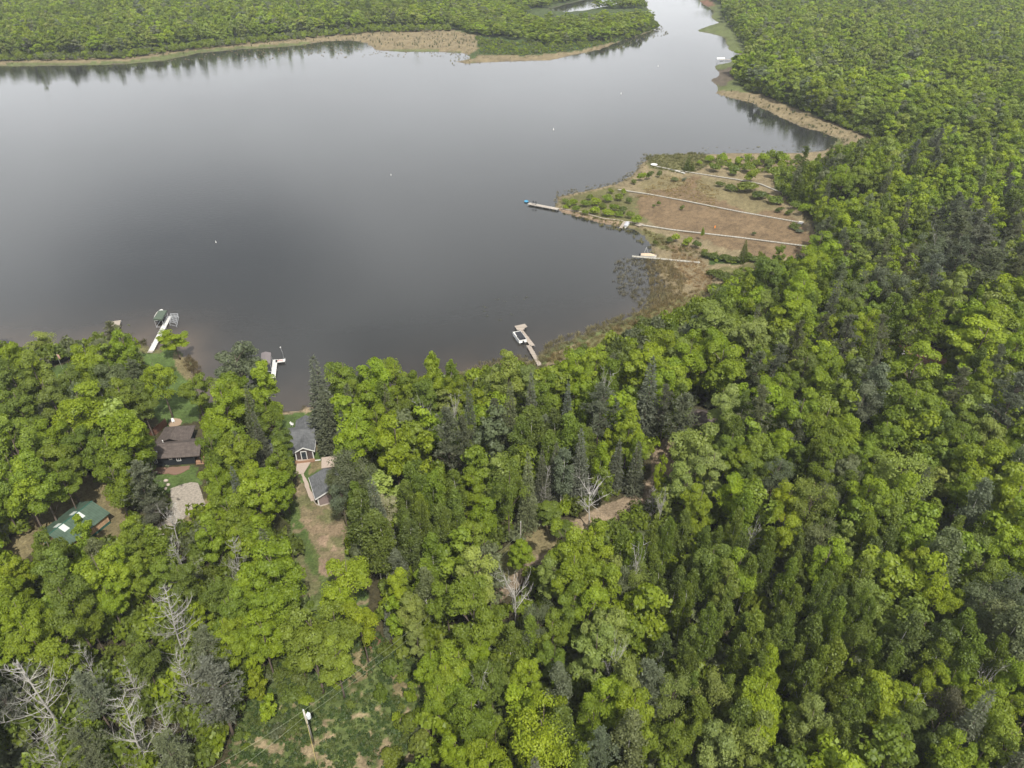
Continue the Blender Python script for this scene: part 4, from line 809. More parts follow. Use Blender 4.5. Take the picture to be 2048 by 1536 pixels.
# ------------------------------------------------------------------ masses built from their own small prototypes
def join_protos(meshes):
    """all prototype meshes in one vertex/face list, each face marked with its number"""
    V, Fc, PID, TV, b_ = [], [], [], [], 0
    for i, me in enumerate(meshes):
        n = len(me.vertices); v = np.empty(n * 3, np.float32); me.vertices.foreach_get('co', v); f = np.empty(len(me.polygons) * 4, np.int32); me.loops.foreach_get('vertex_index', f)
        t = np.empty(n, np.float32); me.attributes['tv'].data.foreach_get('value', t)
        V.append(v.reshape(-1, 3)); Fc.append(f.reshape(-1, 4) + b_); PID.append(np.full(n, i)); TV.append(t); b_ += n
    return np.concatenate(V), np.concatenate(Fc), np.concatenate(PID), np.concatenate(TV)
def mass(name, label, meshes, pos, idx, scl, rot, colr, cat=None, mats=None):
    V, Fc, PID, TV = join_protos(meshes); n = len(pos)
    me = mesh_np(name, np.concatenate([V, pos]), Fc, mats or [M_LEAF]); N = len(V)
    def at(nm, typ, a, b_, w_=1):
        x = me.attributes.new(nm, typ, 'POINT'); z = np.concatenate([a, b_]).astype(np.int32 if typ == 'INT' else np.float32)
        x.data.foreach_set({'FLOAT': 'value', 'INT': 'value', 'FLOAT_VECTOR': 'vector', 'FLOAT_COLOR': 'color'}[typ], z.ravel())
    at('pid', 'INT', PID, np.full(n, -1)); at('tv', 'FLOAT', TV, np.zeros(n)); at('idx', 'INT', np.zeros(N), idx)
    at('scl', 'FLOAT_VECTOR', np.ones((N, 3)), scl); at('rot', 'FLOAT_VECTOR', np.zeros((N, 3)), rot)
    at('leafcol', 'FLOAT_COLOR', np.ones((N, 4)), np.concatenate([colr, np.ones((n, 1))], 1))
    o = link(name, me); tag(o, label, cat, None, 'stuff')
    ng = bpy.data.node_groups.new(name, 'GeometryNodeTree'); ng.interface.new_socket('Geometry', in_out='INPUT', socket_type='NodeSocketGeometry'); ng.interface.new_socket('Geometry', in_out='OUTPUT', socket_type='NodeSocketGeometry')
    N_ = ng.nodes.new; L_ = ng.links.new; gi = N_('NodeGroupInput'); go = N_('NodeGroupOutput')
    def named(nm, dt):
        a = N_('GeometryNodeInputNamedAttribute'); a.data_type = dt; a.inputs['Name'].default_value = nm; return a.outputs[0]
    pid = named('pid', 'INT')
    def sel(v):
        c = N_('FunctionNodeCompare'); c.data_type = 'INT'; c.operation = 'EQUAL'; L_(pid, c.inputs[2]); c.inputs[3].default_value = v
        s = N_('GeometryNodeSeparateGeometry'); s.domain = 'POINT'; L_(gi.outputs[0], s.inputs[0]); L_(c.outputs[0], s.inputs[1]); return s.outputs[0]
    gti = N_('GeometryNodeGeometryToInstance')
    for i in reversed(range(len(meshes))): L_(sel(i), gti.inputs[0])
    ip = N_('GeometryNodeInstanceOnPoints'); L_(sel(-1), ip.inputs['Points']); L_(gti.outputs[0], ip.inputs['Instance'])
    ip.inputs['Pick Instance'].default_value = True; L_(named('idx', 'INT'), ip.inputs['Instance Index'])
    L_(named('scl', 'FLOAT_VECTOR'), ip.inputs['Scale'])
    er = N_('FunctionNodeEulerToRotation'); L_(named('rot', 'FLOAT_VECTOR'), er.inputs[0]); L_(er.outputs[0], ip.inputs['Rotation'])
    L_(ip.outputs[0], go.inputs[0])
    md = o.modifiers.new('spread', 'NODES'); md.node_group = ng
    return o

lod = [broad(300 + s, nl=16, sub=6, leaf=.46, k=36, base=.12)[0] for s in range(4)] + [broad(310 + s, nl=15, sub=6, leaf=.85, k=13, base=.06)[0] for s in range(4)] + [aspen(320 + s, n=2400, leaf=.42, base=.15)[0] for s in range(2)] + [pine(330, nb=30)[0], spruce(331, dens=.5)[0]]
LR = [(4.7, 17)] * 4 + [(4.7, 17)] * 4 + [(2.5, 16)] * 2 + [(4.3, 20), (2.7, 19)]
gm2 = np.random.default_rng(77)
pos, idx, scl, rot, cl = [], [], [], [], []
for p in FAR:
    k = p['k']; far = p['y'] > 430
    if k in ('broad', 'loose', 'bare', 'dead'): i = int(gm2.integers(4)) + (4 if far else 0)
    elif k == 'aspen': i = 8 + int(gm2.integers(2))
    elif k == 'pine': i = 10
    elif k == 'bush': continue
    else: i = 11
    r_, h_ = LR[i]; s = p['w'] / (2 * r_); pos.append((p['x'], p['y'], .9)); idx.append(i); scl.append((s, s, p['H'] / h_)); rot.append((0, 0, gm2.uniform(0, 6.28)))
    c = LC[p['c']]; j = gm2.uniform(.85, 1.25) * (1 + .14 * float(vnoise(p['x'], p['y'], 45, 71))); cl.append((c[0] * j * gm2.uniform(.92, 1.04), c[1] * j, c[2] * j))
mass('forest', 'unbroken mixed green forest running back from the near woods and lake shore', lod, np.array(pos), np.array(idx), np.array(scl), np.array(rot), np.array(cl), 'forest')

# undergrowth of the woods ---------------------------------------------
st = 2.5; ux, uy = np.meshgrid(np.arange(-190, 330, st), np.arange(42, 400, st)); ux = (ux + gm2.uniform(-.5, .5, ux.shape) * st).ravel(); uy = (uy + gm2.uniform(-.5, .5, uy.shape) * st).ravel()
upx, upy, _ = proj(ux, uy, 1); ok = (upx > -150) & (upx < 2200) & (upy < 1700); ux, uy, upx, upy = ux[ok], uy[ok], upx[ok], upy[ok]
d_ = shore(ux, uy); ok = d_ > 1.5
for o_ in OPEN: ok &= ~inpoly(upx, upy, o_)
ok &= vnoise(ux, uy, 9, 61) > -.82
FIELD = pts('430,1600 470,1440 540,1330 600,1285 690,1300 740,1330 790,1310 870,1330 850,1600')
fm = inpoly(upx, upy, FIELD); ok |= fm & (vnoise(ux, uy, 6, 62) + (upx < 660) * .5 + (upx > 800) * .7 - .1 > .25) & (upy < 1500 + 0 * upy)
SHR = [pts(s) for s in ('-50,117 250,111 330,99 430,88 600,71 750,58 900,57 900,63 750,66 600,79 430,96 330,107 250,119 -50,125', '1450,40 1490,95 1500,130 1460,150 1490,180 1600,222 1700,262 1700,256 1600,214 1500,168 1480,140 1520,120 1510,90 1470,40', '950,78 1100,90 1220,82 1290,62 1310,46 1318,52 1260,76 1150,102 1050,112 965,108', '1690,300 1760,285 1860,300 1860,335 1720,345 1640,330', '1400,500 1450,515 1530,520 1520,528 1420,526', '1420,318 1600,318 1600,345 1500,345', '1425,590 1470,545 1530,535 1510,560 1450,600 1400,640 1300,680 1230,705 1290,665')]
sp_ = []
for s in SHR:
    a = np.array(s); aw = np.array([Pn(q0, q1, .8) for q0, q1 in s]); A_ = abs(sum(aw[i, 0] * aw[(i + 1) % len(aw), 1] - aw[(i + 1) % len(aw), 0] * aw[i, 1] for i in range(len(aw)))) / 2; n = int(min(2600, A_ / 7)); x0_, x1_, y0_, y1_ = aw[:, 0].min(), aw[:, 0].max(), aw[:, 1].min(), aw[:, 1].max(); nn_ = int(n * (x1_ - x0_) * (y1_ - y0_) / A_)
    xx = gm2.uniform(x0_, x1_, nn_); yy = gm2.uniform(y0_, y1_, nn_); m = inpoly(xx, yy, [tuple(q) for q in aw]); sp_.append(np.stack([xx[m], yy[m]], 1))
sp_ = np.concatenate(sp_)
ax = np.concatenate([ux[ok], sp_[:, 0]]); ay = np.concatenate([uy[ok], sp_[:, 1]]); isf = np.concatenate([fm[ok], np.zeros(len(sp_), bool)]); n = len(ax)
ub = [bush(400 + s, Rr=1.9, Hh=2.4, n=300, leaf=.36)[0] for s in range(3)]
cc = np.array([LC[k] for k in gm2.choice(list('DFFGGLOSG'), n)]) * gm2.uniform(.75, 1.15, (n, 1)); s_ = gm2.uniform(.7, 1.7, n) * np.where(isf, .5, 1.0) * np.where(np.arange(n) >= n - len(sp_), np.where((ay > 330) & ((ay > 760) | (ax < -30) | (ax > 100)), .95, .5), 1)
mass('undergrowth', 'low leafy undergrowth covering the forest floor and marsh edges', ub, np.stack([ax, ay, ground_z(ax, ay) - .1], 1), gm2.integers(0, 3, n), np.stack([s_, s_, s_ * np.where(isf, .7, gm2.uniform(.8, 1.9, n))], 1), np.stack([0 * ax, 0 * ax, gm2.uniform(0, 6.28, n)], 1), cc, 'undergrowth')

# reeds, marsh grass and weeds -------------------------------------------
def tuft(seed, n=16, h=1.3, w=.07, sp=.45):
    g = np.random.default_rng(seed); c = np.stack([g.uniform(-sp, sp, n), g.uniform(-sp, sp, n), np.full(n, -.1)], 1); d = g.normal(size=(n, 3)) * .28 + np.array((0, 0, 1))
    v, f = leaf_strips(c, d, h, w * 1.6, g); return crown_mesh('tuft', [(v, f, g.uniform(.2, .8, n))])
tf = [tuft(500 + s) for s in range(3)]
def scatter(poly, dens, z=None):
    """dens per square metre inside a polygon of photo pixels"""
    a = np.array([Pn(x, y, .3) for x, y in poly]); A = abs(sum(a[i, 0] * a[(i + 1) % len(a), 1] - a[(i + 1) % len(a), 0] * a[i, 1] for i in range(len(a)))) / 2
    x0, y0 = a.min(0); x1, y1 = a.max(0); n = int((x1 - x0) * (y1 - y0) * dens); x = gm2.uniform(x0, x1, n); y = gm2.uniform(y0, y1, n); m = inpoly(x, y, [tuple(q) for q in a]); return x[m], y[m]
RZ = [ # polygon, density, height, colour, water?
 ('1235,515 1320,520 1330,600 1290,612 1240,590 1225,555', .5, .6, (.17, .155, .10)), ('1290,515 1345,525 1375,560 1350,610 1300,620 1300,560', 1.1, .9, (.22, .18, .09)),
 ('1322,575 1345,590 1280,640 1200,670 1110,705 1085,740 1060,745 1070,715 1100,682 1160,660 1260,622', 1.0, .9, (.225, .20, .105)),
 ('1335,595 1420,575 1400,605 1300,655 1180,700 1090,730 1100,712 1200,672', .9, .9, (.24, .19, .09)),
 ('900,755 960,724 1040,712 1075,722 1060,745 960,762 870,778 830,770', 1.0, .9, (.225, .20, .105)),
 ('1345,500 1405,520 1425,560 1420,585 1350,560 1345,530', .9, .7, (.33, .24, .13)),
 ('1105,425 1112,383 1230,362 1264,340 1290,304 1310,308 1275,352 1235,372 1160,390 1125,398', .35, .45, (.20, .18, .10)),
 ('1270,395 1330,350 1400,360 1440,385 1430,420 1380,400 1300,395', .5, .5, (.28, .22, .10)), ('1290,310 1400,304 1440,322 1400,340 1370,350 1300,335', .7, .7, (.15, .15, .055)),
 ('1120,420 1245,444 1300,490 1320,530 1300,500 1250,462 1200,452', .6, .7, (.17, .16, .06)), ('1280,455 1360,490 1420,510 1400,520 1320,500', .6, .7, (.17, .15, .06)),
 ('372,706 400,735 400,775 388,750 370,730', 1.6, 1.0, (.15, .12, .06)), ('245,690 300,688 300,680 250,684', 1.2, .8, (.10, .10, .04)),
 ('1400,290 1640,290 1660,300 1400,308', .05, .3, (.2, .19, .1)), ('880,760 930,735 1060,690 1110,700 1080,735 980,750', .18, .35, (.12, .12, .06)),
 ('940,590 1060,580 1070,640 960,640', .035, .2, (.12, .12, .07)), ('-50,124 330,106 600,76 750,66 900,64 950,76 950,100 760,96 600,84 330,114 -50,134', .016, 2.0, (.085, .105, .045)), ('1440,180 1520,200 1680,262 1760,285 1690,300 1600,246 1500,205', .03, 1.6, (.085, .105, .045)),
 ('-50,118 1000,60 1000,110 -50,130', .02, .6, (.28, .23, .12)),
 ('900,106 1320,45 1340,66 1220,104 900,130', .04, .8, (.22, .20, .09)), ('1400,176 1520,205 1690,262 1690,290 1620,262 1500,208 1430,188', .08, .7, (.2, .18, .08)),
 ('600,90 760,85 750,110 620,115', .01, .1, (.13, .16, .06))]
rx, ry, rh, rc = [], [], [], []
for s, dn_, h, c in RZ:
    x, y = scatter(pts(s), dn_); rx.append(x); ry.append(y); rh.append(np.full(len(x), h)); rc.append(np.tile(c, (len(x), 1)) * gm2.uniform(.7, 1.3, (len(x), 1)))
rx, ry, rh, rc = map(np.concatenate, (rx, ry, rh, rc)); n = len(rx); z = np.maximum(ground_z(rx, ry), -.05)
mass('reeds', 'tan and green reeds and marsh grass along the shoreline', tf, np.stack([rx, ry, z], 1), gm2.integers(0, 3, n), np.stack([gm2.uniform(.6, 1.2, n)] * 2 + [rh * gm2.uniform(.5, 1.1, n)], 1), np.stack([0 * rx, 0 * rx, gm2.uniform(0, 6.28, n)], 1), rc, 'reeds')
gx1, gy1 = scatter(pts('440,1560 480,1440 540,1330 600,1285 740,1240 790,1310 870,1330 860,1440 830,1560'), 3.2)
k_ = vnoise(gx1, gy1, 2.6, 10) * .5 + vnoise(gx1, gy1, 1.0, 11) * .8 + vnoise(gx1, gy1, .45, 12) * .6 < .45; gx1, gy1 = gx1[k_], gy1[k_]; n = len(gx1)
cc = np.array([(.07, .11, .022), (.10, .13, .03), (.055, .09, .02)])[gm2.integers(0, 3, n)] * gm2.uniform(.8, 1.2, (n, 1))
mass('grass', 'coarse green grass and weeds of the clearing round the utility pole', [bush(450 + s, Rr=.55, Hh=.45, n=36, leaf=.20, nl=3)[0] for s in range(3)], np.stack([gx1, gy1, ground_z(gx1, gy1)], 1), gm2.integers(0, 3, n), np.stack([gm2.uniform(.6, 1.3, n)] * 3, 1), np.stack([0 * gx1, 0 * gx1, gm2.uniform(0, 6.28, n)], 1), cc, 'grass')

# ------------------------------------------------------------------ built things
M_WHITE = mat('white_paint', (.66, .66, .64), var=.1, scale=2, rough=.5)
M_ALU = mat('aluminium', (.62, .63, .64), var=.1, rough=.35, metal=.6)
M_DECKW = plank('white_dock_boards', (.62, .61, .58)); M_DECKT = plank('tan_dock_boards', (.36, .31, .26)); M_DECKG = plank('grey_dock_boards', (.40, .36, .31)); M_BOARD = plank('boardwalk_boards', (.36, .34, .29), w=.3)
M_CEDAR = plank('cedar_boards', (.36, .22, .14)); M_GREENC = mat('green_canvas', (.075, .100, .072), var=.12, scale=1.2, rough=.7); M_GREYC = mat('grey_canvas', (.17, .15, .15), var=.1, scale=1.2)
M_BLACK = mat('black_vinyl', (.028, .03, .035), var=.3, rough=.5); M_RED = mat('red_paint', (.45, .05, .04), var=.1); M_TEAL = mat('teal_plastic', (.03, .30, .26), var=.15, rough=.4); M_BLUE = mat('blue_plastic', (.03, .22, .38), var=.15, rough=.4)
M_BEIGE = mat('beige_canvas', (.50, .38, .27), var=.1, scale=1.5); M_SILV = mat('silver_canvas', (.42, .43, .46), var=.15, scale=2); M_SHB = shingle('brown_shingles', (.125, .103, .092)); M_SHG = shingle('grey_shingles', (.145, .15, .155)); M_GRNROOF = shingle('green_metal_roof', (.068, .108, .076), metal_ribs=True)
M_SIDP = plank('mauve_siding', (.21, .165, .155), w=.16); M_SIDB = plank('slate_siding', (.055, .066, .078), w=.16); M_TANW = plank('tan_siding', (.50, .33, .20), w=.3); M_GRNW = mat('green_siding', (.03, .10, .075), var=.1); M_GLASS = mat('window_glass', (.03, .04, .05), var=.2, rough=.08, spec=.8)
M_ORANGE = mat('orange_paint', (.75, .25, .05), var=.1); M_SKYL = mat('translucent_panel', (.50, .54, .51), var=.05, rough=.4); M_STONE = mat('stone', (.42, .36, .31), var=.3, scale=4); M_POLE = mat('weathered_pole', (.42, .39, .35), var=.25, scale=2, stretch=(1, 1, .2)); M_ENAMEL = mat('grey_enamel', (.62, .65, .66), var=.05, rough=.4)
M_REDBR = mat('red_brown_fence', (.17, .08, .05), var=.3, scale=3); M_BRICK = mat('brick_pavers', (.20, .125, .09), var=.35, scale=9)

def roofmesh(name, faces, m, parent, t=.16):
    vs, fs, uv = [], [], []
    for f in faces:
        f = [np.array(p, float) for p in f]; n = np.cross(f[1] - f[0], f[2] - f[0]); n /= np.linalg.norm(n)
        if n[2] < 0: f = f[::-1]; n = -n
        h = np.cross((0, 0, 1), n); h = h / (np.linalg.norm(h) + 1e-9) if np.linalg.norm(h) > 1e-4 else np.array((1., 0, 0)); v = np.cross(n, h); b = len(vs); k = len(f)
        vs += f + [p - np.array((0, 0, t)) for p in f]
        fl = [tuple(range(b, b + k)), tuple(range(b + k, b + 2 * k))[::-1]] + [(b + (i + 1) % k, b + i, b + k + i, b + k + (i + 1) % k) for i in range(k)]
        fs += fl
        for q in fl: uv += [(float(vs[i] @ h), float(vs[i] @ v)) for i in q]
    me = bpy.data.meshes.new(name); me.from_pydata([tuple(map(float, v)) for v in vs], [], fs); l = me.uv_layers.new(name='UVMap'); l.data.foreach_set('uv', np.array(uv, np.float32).ravel()); me.materials.append(m)
    return link(name, me, parent)
def gable(a, b_, y0, y1, ze, zr, xr=0):
    """ridge along y; eaves at x=-a and x=b_"""
    return [[(-a, y0, ze), (xr, y0, zr), (xr, y1, zr), (-a, y1, ze)], [(xr, y0, zr), (b_, y0, ze), (b_, y1, ze), (xr, y1, zr)]]
def rake(mb, a, b_, y, ze, zr, s=.14, xr=0):
    for (x0, z0, x1, z1) in ((-a, ze, xr, zr), (b_, ze, xr, zr)):
        mb.add([(x0, y - .03, z0 - .24), (x1, y - .03, z1 - .24), (x1, y - .03, z1 + .02), (x0, y - .03, z0 + .02), (x0, y + .03, z0 - .24), (x1, y + .03, z1 - .24), (x1, y + .03, z1 + .02), (x0, y + .03, z0 + .02)], [(0, 1, 2, 3), (7, 6, 5, 4), (3, 2, 6, 7), (0, 4, 5, 1), (0, 3, 7, 4), (1, 5, 6, 2)])
def window(parent, x, y, z, w_, h, face='front', name='window'):
    """frame with a recessed pane, in a wall whose outside looks to -y (front) or +x / -x"""
    f = MB(); t = .09
    for (a0, a1, b0, b1) in ((-w_ / 2 - t, w_ / 2 + t, -t, 0), (-w_ / 2 - t, w_ / 2 + t, h, h + t), (-w_ / 2 - t, -w_ / 2, 0, h), (w_ / 2, w_ / 2 + t, 0, h), (-.02, .02, 0, h)): f.box(a0, a1, -.06, .02, b0, b1)
    p = MB().box(-w_ / 2, w_ / 2, -.02, .015, 0, h)
    fo = f.build(name, M_WHITE, parent); fo.location = (x, y, z); fo.rotation_euler.z = {'front': 0, 'right': pi / 2, 'left': -pi / 2, 'back': pi}[face]
    p.build('pane', M_GLASS, fo); return fo

# brown-roofed house
h = thing('brown_roofed_house', 'dark slate-blue house under a low brown shingle roof beside the gravel parking pad', 'house', (-70.9, 118.8, 1.0), R(6))
MB().box(-5.0, 3.5, -2.55, 2.6, -.6, 2.45).build('wall', M_SIDB, h); MB().box(-4.8, 1.1, 2.61, 7.2, -.6, 2.4).build('wall', M_SIDB, h)
r1 = [[(-5.6, -3.1, 2.45), (5.1, -3.1, 2.45), (5.1, 0, 3.85), (-4.3, 0, 3.85)], [(5.1, 0, 3.85), (5.1, 3.1, 2.45), (-5.6, 3.1, 2.45), (-4.3, 0, 3.85)], [(-5.6, 3.1, 2.45), (-5.6, -3.1, 2.45), (-4.3, 0, 3.85)]]
rf = roofmesh('roof', r1, M_SHB, h); r2 = [[(-5.5, 1.5, 2.5), (-2.0, 1.5, 4.0), (-1.8, 5.6, 4.0), (-4.9, 7.9, 2.5)], [(-2.0, 1.5, 4.0), (1.8, 1.5, 2.5), (1.6, 7.9, 2.5), (-1.8, 5.6, 4.0)], [(1.6, 7.9, 2.5), (-4.9, 7.9, 2.5), (-1.8, 5.6, 4.0)]]
roofmesh('roof', r2, M_SHB, h)
MB().lathe([(.09, 0), (.09, .45), (.12, .45), (.12, .55)], (-3.2, 1.1, 3.4)).build('vent_pipe', M_WHITE, rf); MB().box(-3.9, -3.65, -1.9, -1.65, 2.95, 3.3).build('vent_pipe', M_WHITE, rf)
window(h, -4.2, -2.56, .9, .55, 1.1); window(h, -1.1, -2.56, 1.6, .45, .45); window(h, .5, -2.56, 1.1, .7, 1.0)
MB().box(3.6, 6.6, -2.6, 1.2, -.35, .30).build('porch_deck', M_CEDAR, h)
for x in (3.75, 4.95): MB().box(x - .06, x + .06, -2.9, -2.78, .31, 2.3).build('porch_post', M_BLACK, h)
for i in range(3): MB().box(3.8, 5.8, -2.62 - .32 * (i + 1), -2.62 - .32 * i - .01, -.6, .28 - .17 * (i + 1)).build('step', M_CEDAR, h)
slab('brick_bed', '303,936 345,934 380,931 378,938 362,946 349,949 334,947 318,947 306,945', 1.15, M_BRICK, .12)
f = thing('privacy_fence', 'short red-brown board fence at the left rear corner of the brown-roofed house', 'fence', P(313, 868, 1), R(72)); MB().box(-3.5, 3.5, -.04, .04, 0, 1.8).build('board_panel', M_REDBR, f)
for x in (-3.4, 0, 3.4): MB().box(x - .06, x + .06, .05, .16, 0, 1.9).build('post', M_REDBR, f)
slab('fire_pit_circle', '337,849 340,840 349,836 360,837 364,842 361,849 350,853 341,854', 1.16, mat('pit_gravel', (.30, .22, .15), var=.25, scale=6), .1)
def adir(name, label, px, py, rz, m, grp=None):
    c = thing(name, label, 'chair', P(px, py, 1.15), rz, grp)
    MB().box(-.3, .3, -.25, .3, .32, .38).build('seat', m, c); MB().add([(-.3, .28, .36), (.3, .28, .36), (.32, .6, 1.1), (-.32, .6, 1.1), (-.3, .33, .33), (.3, .33, .33), (.32, .65, 1.07), (-.32, .65, 1.07)], [(0, 1, 2, 3), (7, 6, 5, 4), (3, 2, 6, 7), (0, 4, 5, 1), (0, 3, 7, 4), (1, 5, 6, 2)]).build('backrest', m, c)
    for s in (-1, 1): MB().box(s * .36 - .06, s * .36 + .06, -.3, .35, .55, .6).build('armrest', m, c)
    for x, y in ((-.3, -.22), (.3, -.22), (-.3, .3), (.3, .3)): MB().box(x - .04, x + .04, y - .04, y + .04, -.05, .33).build('leg', m, c)
    c.scale = (.8, .8, .8)
adir('garden_chair', 'white garden chair on the fire pit circle behind the brown-roofed house', 347, 844.5, .6, M_WHITE); adir('garden_chair', 'black garden chair on the fire pit circle behind the brown-roofed house', 342, 842, 2.2, M_BLACK)
for i, (px, py, l) in enumerate(((332.5, 962.5, 'pale boulder on the lawn in front of the brown-roofed house, farthest from the pad'), (337, 971, 'small pale boulder between the house lawn and the gravel pad'), (332, 978.5, 'pale boulder at the left tip of the gravel pad'))):
    b_ = MB().lathe([(.1, 0), (.42, .08), (.5, .3), (.34, .52), (.08, .6)], n=9).build('boulder', M_STONE); b_.location = P(px, py, .95); b_.scale = (1 - .2 * i, .8, .8); tag(b_, l, 'boulder', 'boulders round the gravel pad')

# grey-roofed cottage
h = thing('grey_roofed_cottage', 'mauve-sided cottage with crossed grey shingle gables near the sandy beach', 'house', (-44.1, 118.0, 1.0), R(10.5))
MB().box(-1.75, 1.75, .0, 5.0, -.5, 2.2).build('wall', M_SIDP, h); MB().add([(-1.75, .0, 2.2), (1.75, .0, 2.2), (0, .0, 3.05), (-1.75, .25, 2.2), (1.75, .25, 2.2), (0, .25, 3.05)], [(0, 1, 2), (5, 4, 3), (0, 3, 4, 1), (1, 4, 5, 2), (2, 5, 3, 0)]).build('gable_wall', M_SIDP, h)
MB().box(-9.0, -1.76, 1.9, 7.6, -.5, 2.1).build('wall', M_SIDP, h); MB().box(-1.9, 1.7, 5.01, 10.4, -.5, 2.2).build('wall', M_SIDP, h)
r3 = [[(-9.6, 1.2, 2.2), (2.3, 1.2, 2.2), (2.3, 5.7, 3.95), (-9.6, 5.7, 3.95)], [(2.3, 5.7, 3.95), (2.3, 8.0, 2.9), (-9.6, 8.0, 2.9), (-9.6, 5.7, 3.95)]]
rf = roofmesh('roof', r3, M_SHG, h); roofmesh('roof', gable(2.2, 2.25, -.3, 5.2, 2.26, 3.45), M_SHG, h); roofmesh('roof', gable(2.25, 2.2, 6.2, 11.0, 2.62, 3.75), M_SHG, h)
t = MB(); rake(t, 2.2, 2.25, -.35, 2.26, 3.45); t.box(-2.26, -2.20, -.5, 1.1, 2.0, 2.24); t.box(2.25, 2.31, -.5, 1.1, 2.0, 2.24); t.box(2.3, 2.36, 1.2, 5.7, 2.0, 2.2)
t.build('fascia', M_WHITE, h); MB().box(-9.6, -2.3, 1.13, 1.19, 1.95, 2.18).build('gutter', M_WHITE, h)
for s in (-1, 1): MB().box(s * 1.75 - .09, s * 1.75 + .09, -.09, .02, -.1, 2.2).build('corner_board', M_WHITE, h)
d = MB(); 
for a in ((-.75, -.6, 0, 2.1), (.35, .5, 0, 2.1), (-.75, .5, 2.1, 2.25)): d.box(a[0], a[1], -.07, -.005, a[2], a[3])
d = d.build('door', M_WHITE, h); MB().box(-.6, .35, -.04, -.004, 0, 2.1).build('pane', M_GLASS, d)
sk = MB().box(-3.7, -2.9, 2.6, 3.6, 2.86, 3.02); sk = sk.build('skylight', M_WHITE, rf); MB().box(-3.6, -3.0, 2.7, 3.5, 3.03, 3.06).build('pane', M_GLASS, sk); sk.rotation_euler.x = R(2)
MB().lathe([(.1, 0), (.1, .5)], (-5.2, 4.2, 3.3)).build('vent_pipe', M_WHITE, rf)
MB().box(-1.9, 2.0, -1.25, -.12, -.35, .12).build('front_deck', M_CEDAR, h); r_ = MB().box(-1.9, 2.0, -1.32, -1.26, .12, .75); r_.build('deck_railing', M_CEDAR, h)
MB().box(2.05, 3.2, -.9, -.7, .0, .08).build('downspout', M_WHITE, h)
adir('garden_chair', 'white garden chair beside the rear corner of the grey-roofed cottage', 585, 851, 1.2, M_WHITE)
bi = thing('rubbish_bin', 'blue lidded wheelie bin beside the cottage patio', 'bin', P(586, 928.5, 1.1), .3); MB().add([(-.28, -.3, .1), (.28, -.3, .1), (.28, .3, .1), (-.28, .3, .1), (-.34, -.38, 1.05), (.34, -.38, 1.05), (.34, .36, 1.05), (-.34, .36, 1.05)], [(3, 2, 1, 0), (4, 5, 6, 7), (0, 1, 5, 4), (1, 2, 6, 5), (2, 3, 7, 6), (3, 0, 4, 7)]).build('bin_body', M_BLUE, bi)
MB().box(-.37, .37, -.41, .4, 1.06, 1.13).build('lid', M_BLUE, bi)
for s in (-1, 1): w_ = MB().lathe([(.12, -.03), (.12, .03)], n=10).build('wheel', M_BLACK, bi); w_.rotation_euler = (0, pi / 2, 0); w_.location = (s * .33, .34, .12)

# garage
h = thing('garage', 'grey-roofed garage with mauve siding and white trim beside the dirt drive', 'garage', (-35.4, 104.6, 1.0), R(23.5))
MB().box(-2.7, 2.9, .45, 6.4, -.5, 2.1).build('wall', M_SIDP, h); MB().add([(-2.7, .45, 2.1), (2.9, .45, 2.1), (.1, .45, 3.3), (-2.7, .7, 2.1), (2.9, .7, 2.1), (.1, .7, 3.3)], [(0, 1, 2), (5, 4, 3), (0, 3, 4, 1), (1, 4, 5, 2), (2, 5, 3, 0)]).build('gable_wall', M_SIDP, h)
roofmesh('roof', gable(3.2, 3.3, 0, 6.9, 2.25, 3.6), M_SHG, h); t = MB(); rake(t, 3.2, 3.3, -.05, 2.25, 3.6); t.box(-3.27, -3.21, 0, 6.9, 1.98, 2.22); t.build('fascia', M_WHITE, h)
MB().box(-2.8, -2.6, .36, .44, -.1, 2.1).build('corner_board', M_WHITE, h); dr = MB()
for i in range(5): dr.box(-1.6, 1.6, .38, .44, .02 + i * .42, .42 + i * .42)
dr.build('garage_door', M_SIDP, h)
h = thing('garden_shed', 'flat-roofed shed with a pale top behind the grey garage', 'shed', (-38.0, 113.2, 1.0), R(12)); MB().box(-1.0, 2.6, .1, 3.0, -.3, 1.9).build('wall', M_SIDP, h); MB().box(-1.3, 2.9, -.15, 3.3, 1.91, 2.05).build('roof', M_CONC, h)
edge = slab('garden_edging', '627,1000 633,1007.6 641,1010.6 660,1005 660,1006 641,1011.8 632.4,1008.6 626,1000.6', 1.22, M_STONE, 0)

# green metal roof building
h = thing('green_roofed_barn', 'pole barn with a ribbed green metal roof, white skylight panels and tan walls', 'barn', (-81.9, 96.5, 1.0), R(-22.5))
MB().box(-3.6, 3.6, -4.2, 4.3, .6, 2.35).build('wall', M_TANW, h); MB().box(-3.63, 3.63, -4.23, 4.33, -.5, .6).build('wainscot', M_GRNW, h)
for y in (-4.2, 4.1): MB().add([(-3.4, y, 2.35), (3.4, y, 2.35), (0, y, 3.75), (-3.4, y + .2, 2.35), (3.4, y + .2, 2.35), (0, y + .2, 3.75)], [(0, 1, 2), (5, 4, 3), (0, 3, 4, 1), (1, 4, 5, 2), (2, 5, 3, 0)]).build('gable_wall', M_TANW, h)
rf = roofmesh('roof', gable(3.95, 3.95, -4.7, 4.8, 2.4, 4.05), M_GRNROOF, h, .1)
for y in (-2.2, 1.2):
    for s in (-1, 1):
        k = roofmesh('skylight_panel', [[(s * .12, y - .55, 4.02), (s * 1.5, y - .55, 3.445), (s * 1.5, y + .55, 3.445), (s * .12, y + .55, 4.02)]], M_SKYL, rf, .04)
MB().box(-.1, .1, -4.72, 4.82, 4.0, 4.1).build('ridge_cap', M_GRNW, rf)
